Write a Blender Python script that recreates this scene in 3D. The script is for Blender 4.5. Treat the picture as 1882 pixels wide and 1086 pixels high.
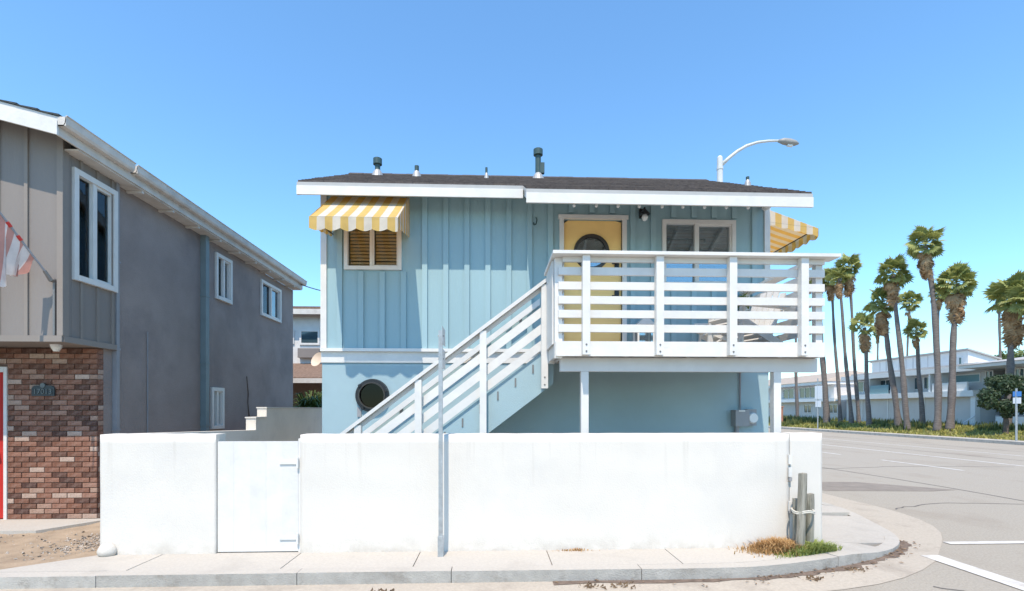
import bpy, bmesh, math, random
from mathutils import Vector, Matrix
random.seed(7)
R = math.radians
sc = bpy.context.scene
for o in list(bpy.data.objects): bpy.data.objects.remove(o)
COL = sc.collection

# ------------------------------------------------------------------ camera
ZC = 1.72; F = 927.0; YAW = R(-2.3); HOR = 752.0
cam_d = bpy.data.cameras.new('camera'); cam = bpy.data.objects.new('camera', cam_d); COL.objects.link(cam)
cam.location = (0, 0, ZC); cam.rotation_euler = (R(90), 0, YAW)
cam_d.sensor_width = 36; cam_d.lens = F / 1882 * 36; cam_d.shift_y = (HOR - 543) / 1882
cam_d.clip_start = .05; cam_d.clip_end = 4000
sc.camera = cam

# ------------------------------------------------------------------ light
SUN_EL, SUN_AZ = 62.0, 12.0          # the sun stands behind the camera, a little to its left
w = bpy.data.worlds.new('World'); sc.world = w; w.use_nodes = True
nt = w.node_tree; bg = nt.nodes['Background']
sky = nt.nodes.new('ShaderNodeTexSky'); sky.sky_type = 'NISHITA'; sky.sun_disc = False
sky.sun_elevation = R(SUN_EL); sky.sun_rotation = R(180 + SUN_AZ)
sky.air_density = 1.25; sky.dust_density = 0; sky.ozone_density = 7.0; sky.altitude = 0
tint = nt.nodes.new('ShaderNodeMix'); tint.data_type = 'RGBA'; tint.blend_type = 'MULTIPLY'; tint.inputs['Factor'].default_value = 1
tint.inputs[7].default_value = (.82, 1.01, 1.03, 1)      # the clear sea air of the photograph: a little less red over the whole sky
nt.links.new(sky.outputs[0], tint.inputs[6]); nt.links.new(tint.outputs[2], bg.inputs[0]); bg.inputs[1].default_value = .15
sd = bpy.data.lights.new('sun', 'SUN'); sd.energy = 3.1; sd.angle = R(.5); sd.color = (1, .88, .73)
so = bpy.data.objects.new('sun', sd); COL.objects.link(so)
S = Vector((-math.sin(R(SUN_AZ)) * math.cos(R(SUN_EL)), -math.cos(R(SUN_AZ)) * math.cos(R(SUN_EL)), math.sin(R(SUN_EL))))
so.rotation_euler = S.to_track_quat('Z', 'Y').to_euler(); so.location = (-3, -8, 20)
vs = sc.view_settings; vs.view_transform = 'Standard'; vs.look = 'None'; vs.gamma = 1; vs.exposure = .85
vs.use_curve_mapping = False

# ------------------------------------------------------------------ helpers
RT = Vector((math.cos(YAW), math.sin(YAW))); FW = Vector((-math.sin(YAW), math.cos(YAW)))
def ray(px, py):
    u = (px - 941) / F; v = (HOR - py) / F
    return Vector((RT.x * u + FW.x, RT.y * u + FW.y, v))
def PY(px, py, Y): d = ray(px, py); return Vector((0, 0, ZC)) + d * (Y / d.y)      # on the wall plane y = Y
def PX(px, py, X): d = ray(px, py); return Vector((0, 0, ZC)) + d * (X / d.x)      # on the wall plane x = X
def G(px, py, z=0): d = ray(px, py); return Vector((0, 0, ZC)) + d * ((z - ZC) / d.z)

def nodes(m):
    m.use_nodes = True; n = m.node_tree; return n, n.nodes['Principled BSDF']
def mat(name, col, rough=.6, var=.08, scale=3.0, bump=0.0, bscale=60.0, spec=.4, dirt=None, dscale=1.2, damt=.5, rand=0.0, metal=0, stretch=(1, 1, 1), ramp=None):
    m = bpy.data.materials.new(name); t, b = nodes(m); N = t.nodes; L = t.links
    b.inputs['Roughness'].default_value = rough; b.inputs['Metallic'].default_value = metal
    b.inputs['Specular IOR Level'].default_value = spec
    tc = N.new('ShaderNodeTexCoord'); mp = N.new('ShaderNodeMapping'); mp.inputs['Scale'].default_value = stretch
    L.new(tc.outputs['Object'], mp.inputs[0])
    def noise(s, det=5, r=.6):
        n = N.new('ShaderNodeTexNoise'); n.inputs['Scale'].default_value = s; n.inputs['Detail'].default_value = det; n.inputs['Roughness'].default_value = r
        L.new(mp.outputs[0], n.inputs['Vector']); return n
    def mixc(a, bcol, fac, mode='MIX'):
        x = N.new('ShaderNodeMix'); x.data_type = 'RGBA'; x.blend_type = mode
        if hasattr(fac, 'links'): L.new(fac, x.inputs['Factor'])
        else: x.inputs['Factor'].default_value = fac
        for s, q in ((a, 6), (bcol, 7)):
            if hasattr(s, 'links'): L.new(s, x.inputs[q])
            else: x.inputs[q].default_value = (*s, 1)
        return x.outputs[2]
    base = col
    if ramp or rand:
        oi = N.new('ShaderNodeObjectInfo')
    if ramp:
        cr = N.new('ShaderNodeValToRGB'); cr.color_ramp.interpolation = 'LINEAR'
        e = cr.color_ramp.elements
        for i, (p, c) in enumerate(ramp):
            if i < 2: e[i].position = p; e[i].color = (*c, 1)
            else: q = e.new(p); q.color = (*c, 1)
        L.new(oi.outputs['Random'], cr.inputs[0]); base = cr.outputs[0]
    n1 = noise(scale)
    mr = N.new('ShaderNodeMapRange'); mr.inputs[1].default_value = .3; mr.inputs[2].default_value = .7; mr.inputs[3].default_value = 1 - var; mr.inputs[4].default_value = 1 + var
    L.new(n1.outputs[0], mr.inputs[0]); v = mr.outputs[0]
    if rand:
        mq = N.new('ShaderNodeMapRange'); mq.inputs[3].default_value = 1 - rand; mq.inputs[4].default_value = 1 + rand
        L.new(oi.outputs['Random'], mq.inputs[0]); mm = N.new('ShaderNodeMath'); mm.operation = 'MULTIPLY'
        L.new(v, mm.inputs[0]); L.new(mq.outputs[0], mm.inputs[1]); v = mm.outputs[0]
    cc = N.new('ShaderNodeCombineColor')
    for i in range(3): L.new(v, cc.inputs[i])
    out = mixc(base, cc.outputs[0], 1.0, 'MULTIPLY')
    if dirt:
        nd = noise(dscale, 7, .65); dr = N.new('ShaderNodeMapRange'); dr.inputs[1].default_value = .52; dr.inputs[2].default_value = .72; dr.inputs[4].default_value = damt
        L.new(nd.outputs[0], dr.inputs[0]); out = mixc(out, dirt, dr.outputs[0])
    L.new(out, b.inputs['Base Color'])
    if bump:
        nb = noise(bscale, 4, .6); bp = N.new('ShaderNodeBump'); bp.inputs['Strength'].default_value = bump; bp.inputs['Distance'].default_value = .02
        L.new(nb.outputs[0], bp.inputs['Height']); L.new(bp.outputs[0], b.inputs['Normal'])
    return m
def glass(name, tint=(.75, .85, .85), refl=.5, gc=(.9, .95, 1)):
    m = bpy.data.materials.new(name); m.use_nodes = True; t = m.node_tree; N = t.nodes; L = t.links
    N.remove(N['Principled BSDF']); o = N['Material Output']
    tr = N.new('ShaderNodeBsdfTransparent'); tr.inputs[0].default_value = (*tint, 1)
    gl = N.new('ShaderNodeBsdfGlossy'); gl.inputs['Roughness'].default_value = .02; gl.inputs[0].default_value = (*gc, 1)
    lw = N.new('ShaderNodeFresnel'); lw.inputs[0].default_value = 1.5
    ad = N.new('ShaderNodeMath'); ad.operation = 'ADD'; ad.inputs[1].default_value = refl; ad.use_clamp = True
    L.new(lw.outputs[0], ad.inputs[0])
    mx = N.new('ShaderNodeMixShader'); L.new(ad.outputs[0], mx.inputs[0]); L.new(tr.outputs[0], mx.inputs[1]); L.new(gl.outputs[0], mx.inputs[2])
    L.new(mx.outputs[0], o.inputs[0]); return m
def leafmat(name, c1, c2, tl=.35, rough=.5):
    m = bpy.data.materials.new(name); t, b = nodes(m); N = t.nodes; L = t.links; o = N['Material Output']
    ge = N.new('ShaderNodeNewGeometry'); oi = N.new('ShaderNodeObjectInfo')
    ad = N.new('ShaderNodeMath'); ad.operation = 'ADD'; L.new(ge.outputs['Random Per Island'], ad.inputs[0]); L.new(oi.outputs['Random'], ad.inputs[1])
    hf = N.new('ShaderNodeMath'); hf.operation = 'MULTIPLY'; hf.inputs[1].default_value = .5; L.new(ad.outputs[0], hf.inputs[0])
    x = N.new('ShaderNodeMix'); x.data_type = 'RGBA'; L.new(hf.outputs[0], x.inputs['Factor']); x.inputs[6].default_value = (*c1, 1); x.inputs[7].default_value = (*c2, 1)
    L.new(x.outputs[2], b.inputs['Base Color']); b.inputs['Roughness'].default_value = rough
    tn = N.new('ShaderNodeBsdfTranslucent'); L.new(x.outputs[2], tn.inputs[0])
    mx = N.new('ShaderNodeMixShader'); mx.inputs[0].default_value = tl
    L.new(b.outputs[0], mx.inputs[1]); L.new(tn.outputs[0], mx.inputs[2]); L.new(mx.outputs[0], o.inputs[0]); return m
def fabric(name, axis, period, c1, c2, tl=.35, t1=None, t2=None):
    m = bpy.data.materials.new(name); t, b = nodes(m); N = t.nodes; L = t.links; o = N['Material Output']
    tc = N.new('ShaderNodeTexCoord'); sp = N.new('ShaderNodeSeparateXYZ'); L.new(tc.outputs['UV'], sp.inputs[0])
    mu = N.new('ShaderNodeMath'); mu.operation = 'MULTIPLY'; mu.inputs[1].default_value = 1 / period; L.new(sp.outputs[axis], mu.inputs[0])
    fr = N.new('ShaderNodeMath'); fr.operation = 'FRACT'; L.new(mu.outputs[0], fr.inputs[0])
    gt = N.new('ShaderNodeMath'); gt.operation = 'GREATER_THAN'; gt.inputs[1].default_value = .5; L.new(fr.outputs[0], gt.inputs[0])
    x = N.new('ShaderNodeMix'); x.data_type = 'RGBA'; L.new(gt.outputs[0], x.inputs['Factor']); x.inputs[6].default_value = (*c1, 1); x.inputs[7].default_value = (*c2, 1)
    nz = N.new('ShaderNodeTexNoise'); nz.inputs['Scale'].default_value = 9; nz.inputs['Detail'].default_value = 6; L.new(tc.outputs['Object'], nz.inputs[0])
    mr = N.new('ShaderNodeMapRange'); mr.inputs[1].default_value = .3; mr.inputs[2].default_value = .7; mr.inputs[3].default_value = .86; mr.inputs[4].default_value = 1.04; L.new(nz.outputs[0], mr.inputs[0])
    cc = N.new('ShaderNodeCombineColor')
    for i in range(3): L.new(mr.outputs[0], cc.inputs[i])
    y = N.new('ShaderNodeMix'); y.data_type = 'RGBA'; y.blend_type = 'MULTIPLY'; y.inputs['Factor'].default_value = 1; L.new(x.outputs[2], y.inputs[6]); L.new(cc.outputs[0], y.inputs[7])
    L.new(y.outputs[2], b.inputs['Base Color']); b.inputs['Roughness'].default_value = .8; b.inputs['Specular IOR Level'].default_value = .2
    tn = N.new('ShaderNodeBsdfTranslucent'); L.new(y.outputs[2], tn.inputs[0])
    if t1:
        z_ = N.new('ShaderNodeMix'); z_.data_type = 'RGBA'; L.new(gt.outputs[0], z_.inputs['Factor']); z_.inputs[6].default_value = (*t1, 1); z_.inputs[7].default_value = (*t2, 1); L.new(z_.outputs[2], tn.inputs[0])
    mx = N.new('ShaderNodeMixShader'); mx.inputs[0].default_value = tl
    L.new(b.outputs[0], mx.inputs[1]); L.new(tn.outputs[0], mx.inputs[2]); L.new(mx.outputs[0], o.inputs[0]); return m

M = {}
M['blue'] = mat('blue_board_paint', (.285, .42, .455), .55, .05, 2.5, .12, 30, stretch=(1, 1, .15))
M['blue_batten'] = mat('blue_batten_paint', (.295, .43, .465), .55, .05, 3, .1, 30, rand=.04, stretch=(1, 1, .15))
M['blue_stucco'] = mat('blue_stucco', (.33, .45, .485), .8, .05, 1.5, .35, 120)
M['white'] = mat('white_paint', (.67, .65, .615), .5, .06, 4, .15, 25, rand=.035, dirt=(.55, .53, .49), dscale=3, damt=.18)
M['white_stucco'] = mat('white_stucco', (.66, .62, .56), .88, .035, 1.1, .16, 60, dirt=(.56, .54, .51), dscale=.8, damt=.5)
def add_grime(m, z0, z1, col, amt):
    t = m.node_tree; N = t.nodes; L = t.links; b = N['Principled BSDF']; src = b.inputs['Base Color'].links[0].from_socket
    tc = N.new('ShaderNodeTexCoord'); sp = N.new('ShaderNodeSeparateXYZ'); L.new(tc.outputs['Object'], sp.inputs[0])
    nz = N.new('ShaderNodeTexNoise'); nz.inputs['Scale'].default_value = 3.5; nz.inputs['Detail'].default_value = 8; nz.inputs['Roughness'].default_value = .7; L.new(tc.outputs['Object'], nz.inputs[0])
    mz = N.new('ShaderNodeMapRange'); mz.inputs[1].default_value = z0; mz.inputs[2].default_value = z1; mz.inputs[3].default_value = 1; mz.inputs[4].default_value = 0; L.new(sp.outputs[2], mz.inputs[0])
    pw_ = N.new('ShaderNodeMath'); pw_.operation = 'POWER'; pw_.inputs[1].default_value = 2; L.new(mz.outputs[0], pw_.inputs[0])
    mn_ = N.new('ShaderNodeMapRange'); mn_.inputs[1].default_value = .35; mn_.inputs[2].default_value = .65; mn_.inputs[4].default_value = amt; L.new(nz.outputs[0], mn_.inputs[0])
    mu = N.new('ShaderNodeMath'); mu.operation = 'MULTIPLY'; L.new(pw_.outputs[0], mu.inputs[0]); L.new(mn_.outputs[0], mu.inputs[1])
    # thin streaks that have run down from the top edge
    mp = N.new('ShaderNodeMapping'); mp.inputs['Scale'].default_value = (9, 1, .35); L.new(tc.outputs['Object'], mp.inputs[0])
    ns = N.new('ShaderNodeTexNoise'); ns.inputs['Scale'].default_value = 1.6; ns.inputs['Detail'].default_value = 4; L.new(mp.outputs[0], ns.inputs[0])
    ms = N.new('ShaderNodeMapRange'); ms.inputs[1].default_value = .58; ms.inputs[2].default_value = .75; ms.inputs[4].default_value = .35; L.new(ns.outputs[0], ms.inputs[0])
    mt_ = N.new('ShaderNodeMapRange'); mt_.inputs[1].default_value = .7; mt_.inputs[2].default_value = 1.45; L.new(sp.outputs[2], mt_.inputs[0])
    m3 = N.new('ShaderNodeMath'); m3.operation = 'MULTIPLY'; L.new(ms.outputs[0], m3.inputs[0]); L.new(mt_.outputs[0], m3.inputs[1])
    mxm = N.new('ShaderNodeMath'); mxm.operation = 'MAXIMUM'; L.new(mu.outputs[0], mxm.inputs[0]); L.new(m3.outputs[0], mxm.inputs[1])
    x = N.new('ShaderNodeMix'); x.data_type = 'RGBA'; L.new(mxm.outputs[0], x.inputs['Factor']); L.new(src, x.inputs[6]); x.inputs[7].default_value = (*col, 1); L.new(x.outputs[2], b.inputs['Base Color'])
add_grime(M['white_stucco'], .10, .42, (.40, .355, .30), .9)
M['offwhite_trim'] = mat('offwhite_paint', (.60, .585, .56), .6, .05, 4, .1, 30, dirt=(.45, .42, .38), dscale=2, damt=.3)  # off-white, slightly darker than the white trim paint
M['drip'] = mat('grey_drip_strip', (.40, .40, .39), .6, .06, 5)  # even grey, darker than the fascia boards
M['weather_trim'] = mat('weathered_trim_paint', (.60, .56, .51), .65, .10, 5, .2, 40, dirt=(.42, .36, .30), dscale=2.2, damt=.6)
M['shingle'] = mat('asphalt_shingle', (.085, .074, .070), .95, .3, 14, .5, 150, spec=.2, rand=.18, dirt=(.14, .115, .10), dscale=4, damt=.7)
M['shingle_grey'] = mat('grey_shingle', (.055, .065, .07), .95, .25, 14, .4, 150, spec=.2)
M['shingle_brown'] = mat('brown_shingle', (.20, .135, .10), .95, .25, 10, .4, 150, spec=.2)
M['yellow'] = mat('yellow_door_paint', (.92, .60, .22), .45, .04, 3)
M['black'] = mat('black_metal', (.02, .02, .022), .4, .1, 10)
M['dark_ring'] = mat('bronze_ring', (.035, .028, .022), .35, .15, 12, spec=.6)
M['vent'] = mat('painted_vent_metal', (.045, .085, .085), .5, .15, 10)
M['flash'] = mat('galvanised_flashing', (.38, .38, .37), .5, .12, 10, metal=.3)
M['galv'] = mat('galvanised_steel', (.42, .44, .45), .45, .16, 16, .05, 80, metal=.55, dirt=(.25, .22, .19), dscale=6, damt=.4)
M['glass'] = glass('window_glass', (.85, .9, .9), .0)
M['glass_b'] = glass('reflective_glass', (.7, .8, .82), .2)
M['lens'] = glass('porthole_glass', (.06, .08, .08), .0, (.35, .36, .36))
M['blind'] = mat('blind_slat_wood', (.82, .50, .30), .6, .08, 8, rand=.08)
M['blind_w'] = mat('blind_slat_white', (.27, .34, .38), .6, .05, 8)
M['room'] = mat('room_plaster', (.30, .29, .28), .9, .05, 2)
M['grey_stucco'] = mat('grey_stucco', (.30, .252, .232), .9, .13, 1.3, .6, 45, dirt=(.21, .18, .175), dscale=.9, damt=.75)
M['grey_board'] = mat('grey_board', (.225, .20, .182), .75, .05, 2, .15, 30, stretch=(1, 1, .2))
M['grey_batten'] = mat('grey_batten', (.245, .213, .187), .75, .05, 2, rand=.05)
M['teal'] = mat('teal_downspout', (.17, .22, .235), .55, .08, 4)
M['grey_pipe'] = mat('grey_downspout', (.27, .27, .285), .55, .08, 4)
M['brick'] = mat('brick', (.3, .15, .1), .9, .2, 25, .4, 70, spec=.2, dirt=(.42, .31, .26), dscale=9, damt=.35,
    ramp=[(0, (.085, .045, .036)), (.16, (.14, .068, .046)), (.34, (.20, .092, .06)), (.56, (.25, .12, .08)), (.76, (.29, .155, .11)), (.9, (.36, .24, .18)), (1, (.48, .36, .29))])
M['mortar'] = mat('mortar', (.20, .125, .095), .95, .15, 20, .4, 90)
M['red'] = mat('red_door_paint', (.52, .035, .028), .45, .05, 4)
M['concrete'] = mat('sidewalk_concrete', (.455, .42, .37), .9, .07, 35, .25, 90, spec=.2, dirt=(.35, .32, .28), dscale=1.6, damt=.6, rand=.03)
M['joint'] = mat('joint_dirt', (.20, .17, .14), .95, .2, 8)
M['kerb'] = mat('kerb_concrete', (.40, .38, .345), .9, .16, 5, .5, 60, spec=.2, rand=.08, dirt=(.22, .195, .165), dscale=4, damt=.85)
M['gutter'] = mat('gutter_concrete', (.44, .385, .315), .9, .10, 30, .3, 80, spec=.2, dirt=(.23, .19, .155), dscale=1.3, damt=.55)
M['asphalt'] = mat('worn_asphalt', (.365, .325, .268), .92, .16, 45, .5, 90, spec=.2, dirt=(.29, .245, .195), dscale=.5, damt=.75, stretch=(1.3, .7, 1))
M['dark_area'] = mat('dark_road_area', (.25, .215, .18), .92, .14, 3, .3, 130, spec=.2)  # dark tone for one flat area of the street
M['line'] = mat('road_paint', (.60, .57, .52), .8, .12, 6, dirt=(.38, .33, .28), dscale=4, damt=.9)
M['dirt'] = mat('yard_dirt', (.36, .275, .195), .98, .18, 4, .6, 50, spec=.1, dirt=(.25, .19, .14), dscale=2.5, damt=.7)
M['gravel'] = mat('gravel', (.38, .33, .28), .95, .25, 30, rand=.2)
M['ground'] = mat('ground_soil', (.22, .20, .16), .98, .15, .3, spec=.1)
M['wood_post'] = mat('weathered_post', (.31, .29, .24), .95, .35, 9, .9, 30, dirt=(.10, .11, .06), dscale=7, damt=.95, stretch=(3.5, 3.5, .22))
M['rope'] = mat('rope', (.55, .52, .45), .9, .1, 40)
M['iron'] = mat('meter_grey', (.30, .30, .305), .5, .1, 8, dirt=(.2, .15, .12), dscale=8, damt=.4)
M['bulb'] = mat('bulb_glass', (.75, .76, .75), .15, .02, 4, spec=.6)
M['lampwhite'] = mat('lamp_arm_paint', (.62, .62, .60), .45, .06, 6)
M['lampgrey'] = mat('lamp_head', (.30, .29, .27), .5, .08, 6)
M['sign'] = mat('sign_back', (.50, .52, .53), .4, .08, 8, metal=.4)
M['signface'] = mat('sign_face', (.78, .78, .78), .45, .04, 8)
M['signblue'] = mat('sign_blue', (.08, .25, .6), .45, .04, 8)
M['apt'] = mat('apartment_stucco', (.60, .585, .575), .85, .05, .6, dirt=(.46, .44, .43), dscale=.4, damt=.4)
M['apt_w'] = mat('apartment_white_trim', (.76, .76, .75), .7, .04, .8)
M['apt_roof'] = mat('apartment_roof', (.40, .39, .38), .9, .08, 2)
M['tan_roof'] = mat('tan_roof', (.40, .335, .275), .95, .15, 3)
M['apt_glass'] = mat('apartment_window', (.05, .085, .10), .06, .2, .6, spec=.9)
M['teal_panel'] = mat('teal_panel', (.20, .33, .36), .6, .06, 1)
M['trunk'] = mat('palm_trunk', (.185, .16, .145), .95, .28, 5, .8, 9, spec=.1, dirt=(.12, .095, .08), dscale=3, damt=.6, stretch=(1, 1, 3.5))
M['trunk_pale'] = mat('pale_trunk_base', (.27, .235, .21), .95, .2, 5, .6, 12, stretch=(1, 1, 3))
M['bark'] = mat('bark', (.12, .09, .07), .95, .3, 8, .7, 20)
M['frond'] = leafmat('palm_frond', (.085, .13, .028), (.48, .48, .16), .38)
M['dead'] = leafmat('dead_frond', (.24, .13, .06), (.58, .39, .21), .25, .8)
M['leaf_dark'] = leafmat('dark_leaf', (.018, .038, .014), (.055, .085, .03), .15)
M['leaf_mid'] = leafmat('mid_leaf', (.06, .10, .02), (.19, .23, .06), .3)
M['leaf_yel'] = leafmat('yellow_green_leaf', (.17, .20, .035), (.34, .36, .09), .3)
M['ice'] = leafmat('ground_cover_leaf', (.21, .21, .04), (.52, .46, .14), .25)
M['ice_dark'] = leafmat('dark_ground_cover_leaf', (.055, .085, .02), (.22, .23, .07), .2)
M['grass'] = leafmat('green_grass', (.17, .23, .045), (.42, .45, .14), .3)
M['dry'] = leafmat('dry_grass', (.38, .19, .07), (.66, .47, .22), .3, .8)
M['litter'] = leafmat('leaf_litter', (.14, .085, .05), (.36, .24, .14), .1, .9)
M['awning'] = fabric('striped_awning', 0, .21, (.82, .58, .20), (.86, .80, .69), .42, (.62, .27, .035), (.58, .36, .13))
M['flag'] = fabric('flag_cloth', 0, .154, (.64, .33, .28), (.82, .74, .70), .4)
M['plaque'] = mat('plaque_iron', (.035, .045, .047), .5, .2, 20)
M['plaque_l'] = mat('plaque_raised', (.13, .145, .14), .5, .1, 20)
M['curtain'] = mat('curtain', (.45, .58, .60), .85, .1, 5)
M['curtain_o'] = mat('orange_curtain', (.45, .18, .07), .85, .1, 5)
M['bolt'] = mat('bolt_steel', (.22, .21, .20), .5, .1, 20, metal=.5)
M['deckwood'] = mat('deck_board', (.55, .53, .50), .8, .1, 5, .2, 30)
M['tank'] = mat('terracotta', (.45, .2, .11), .8, .1, 8)

WL = {}
last_mesh = [None]
class MB:
    def __init__(s): s.v = []; s.f = []; s.uv = None
    def add(s, vs_, fs):
        n = len(s.v); s.v += [tuple(p) for p in vs_]; s.f += [tuple(i + n for i in f) for f in fs]; return s
    def box(s, x0, x1, y0, y1, z0, z1):
        x0, x1 = min(x0, x1), max(x0, x1); y0, y1 = min(y0, y1), max(y0, y1); z0, z1 = min(z0, z1), max(z0, z1)
        return s.add([(x0, y0, z0), (x1, y0, z0), (x1, y1, z0), (x0, y1, z0), (x0, y0, z1), (x1, y0, z1), (x1, y1, z1), (x0, y1, z1)],
            [(0, 3, 2, 1), (4, 5, 6, 7), (0, 1, 5, 4), (1, 2, 6, 5), (2, 3, 7, 6), (3, 0, 4, 7)])
    def wb(s, m, a0, a1, d0, d1, z0, z1):
        p = m(a0, d0, z0); q = m(a1, d1, z1); return s.box(p[0], q[0], p[1], q[1], p[2], q[2])
    def prism(s, pts, ext):
        n = len(pts); e = Vector(ext); P = [Vector(p) for p in pts]
        return s.add(P + [p + e for p in P], [tuple(range(n))[::-1], tuple(range(n, 2 * n))] + [(i, (i + 1) % n, n + (i + 1) % n, n + i) for i in range(n)])
    def beam(s, p, q, w_, h, up=(0, 0, 1)):
        p = Vector(p); q = Vector(q); d = (q - p).normalized(); u = Vector(up); sd_ = d.cross(u).normalized(); u = sd_.cross(d).normalized()
        c = [sd_ * a * w_ / 2 + u * b * h / 2 for a, b in ((-1, -1), (1, -1), (1, 1), (-1, 1))]
        return s.add([p + x for x in c] + [q + x for x in c], [(3, 2, 1, 0), (4, 5, 6, 7)] + [(i, (i + 1) % 4, 4 + (i + 1) % 4, 4 + i) for i in range(4)])
    def tube(s, path, rad, n=8, caps=True):
        P = [Vector(p) for p in path]; k = len(P); r = rad if isinstance(rad, (list, tuple)) else [rad] * k
        vv = []; prev = None
        for i, p in enumerate(P):
            d = (P[min(i + 1, k - 1)] - P[max(i - 1, 0)]).normalized()
            a = prev if prev is not None and abs(prev.dot(d)) < .95 else (Vector((1, 0, 0)) if abs(d.x) < .9 else Vector((0, 1, 0)))
            a = (a - d * a.dot(d)).normalized(); prev = a; b = d.cross(a)
            vv += [p + (a * math.cos(t) + b * math.sin(t)) * r[i] for t in [2 * math.pi * j / n for j in range(n)]]
        ff = [(i * n + j, i * n + (j + 1) % n, (i + 1) * n + (j + 1) % n, (i + 1) * n + j) for i in range(k - 1) for j in range(n)]
        if caps: ff += [tuple(range(n))[::-1], tuple(range((k - 1) * n, k * n))]
        return s.add(vv, ff)
    def ring(s, c, ax, r0, r1, h, n=40):
        # flat ring around axis ax (a unit vector), with thickness h
        c = Vector(c); ax = Vector(ax); a = Vector((0, 0, 1)) if abs(ax.z) < .9 else Vector((1, 0, 0)); b = ax.cross(a)
        vv = []
        for r, o in ((r0, 0), (r1, 0), ((r1 * .85 + r0 * .15), h), ((r0 * .85 + r1 * .15), h)):
            vv += [c + ax * o + (a * math.cos(t) + b * math.sin(t)) * r for t in [2 * math.pi * j / n for j in range(n)]]
        ff = []
        for k in range(4):
            for j in range(n): ff.append((k * n + j, k * n + (j + 1) % n, ((k + 1) % 4) * n + (j + 1) % n, ((k + 1) % 4) * n + j))
        return s.add(vv, ff)
    def disc(s, c, ax, r, h=.004, n=32):
        c = Vector(c); ax = Vector(ax); return s.tube([c, c + ax * h], r, n)
    def build(s, name, m, parent=None, smooth=False, local=False, recalc=True):
        me = bpy.data.meshes.new(name); me.from_pydata(s.v, [], s.f)
        if recalc:
            bm = bmesh.new(); bm.from_mesh(me); bmesh.ops.recalc_face_normals(bm, faces=bm.faces); bm.to_mesh(me); bm.free()
        if s.uv:
            l = me.uv_layers.new(name='UVMap')
            for lp in me.loops: l.data[lp.index].uv = s.uv[lp.vertex_index]
        if smooth:
            for p in me.polygons: p.use_smooth = True
        me.materials.append(M[m] if isinstance(m, str) else m)
        return link(name, me, parent, local)
def link(name, me, parent=None, local=False, loc=None, rot=None):
    o = bpy.data.objects.new(name, me); COL.objects.link(o); last_mesh[0] = me
    if loc is not None: o.location = loc
    if rot is not None: o.rotation_euler = rot
    if parent is not None:
        o.parent = parent
        if not local: o.matrix_parent_inverse = Matrix.Translation(-WL.get(parent.name, Vector((0, 0, 0))))
    return o
def tag(o, label=None, cat=None, group=None, kind=None):
    if label: o['label'] = label
    if cat: o['category'] = cat
    if group: o['group'] = group
    if kind: o['kind'] = kind
    return o
def thing(name, loc, label, cat, group=None):
    o = bpy.data.objects.new(name, None); COL.objects.link(o); o.location = loc; o.empty_display_size = .2
    WL[o.name] = Vector(loc); return tag(o, label, cat, group)
def struct(o): o['kind'] = 'structure'; return o
def bx(name, m, parent, *a): return MB().box(*a).build(name, m, parent)
def wallgrid(mb, m, a0, a1, z0, z1, holes, d0, d1):
    A = sorted({a0, a1, *[h[0] for h in holes], *[h[1] for h in holes]}); Z = sorted({z0, z1, *[h[2] for h in holes], *[h[3] for h in holes]})
    A = [a for a in A if a0 <= a <= a1]; Z = [z for z in Z if z0 <= z <= z1]
    def solid(i, j):
        if i < 0 or j < 0 or i >= len(A) - 1 or j >= len(Z) - 1: return False
        a = (A[i] + A[i + 1]) / 2; z = (Z[j] + Z[j + 1]) / 2
        return not any(h[0] < a < h[1] and h[2] < z < h[3] for h in holes)
    q = lambda *p: mb.add([m(*x) for x in p], [(0, 1, 2, 3)])
    for i in range(len(A) - 1):
        for j in range(len(Z) - 1):
            if not solid(i, j): continue
            a, b, c, d = A[i], A[i + 1], Z[j], Z[j + 1]
            for k in (d0, d1): q((a, k, c), (b, k, c), (b, k, d), (a, k, d))
            if not solid(i - 1, j): q((a, d0, c), (a, d1, c), (a, d1, d), (a, d0, d))
            if not solid(i + 1, j): q((b, d0, c), (b, d1, c), (b, d1, d), (b, d0, d))
            if not solid(i, j - 1): q((a, d0, c), (b, d0, c), (b, d1, c), (a, d1, c))
            if not solid(i, j + 1): q((a, d0, d), (b, d0, d), (b, d1, d), (a, d1, d))
    return mb
def wall_build(mb, name, m, parent):
    me = bpy.data.meshes.new(name); me.from_pydata(mb.v, [], mb.f); bm = bmesh.new(); bm.from_mesh(me)
    bmesh.ops.remove_doubles(bm, verts=bm.verts, dist=1e-5); bmesh.ops.recalc_face_normals(bm, faces=bm.faces); bm.to_mesh(me); bm.free()
    me.materials.append(M[m]); return link(name, me, parent)
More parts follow.
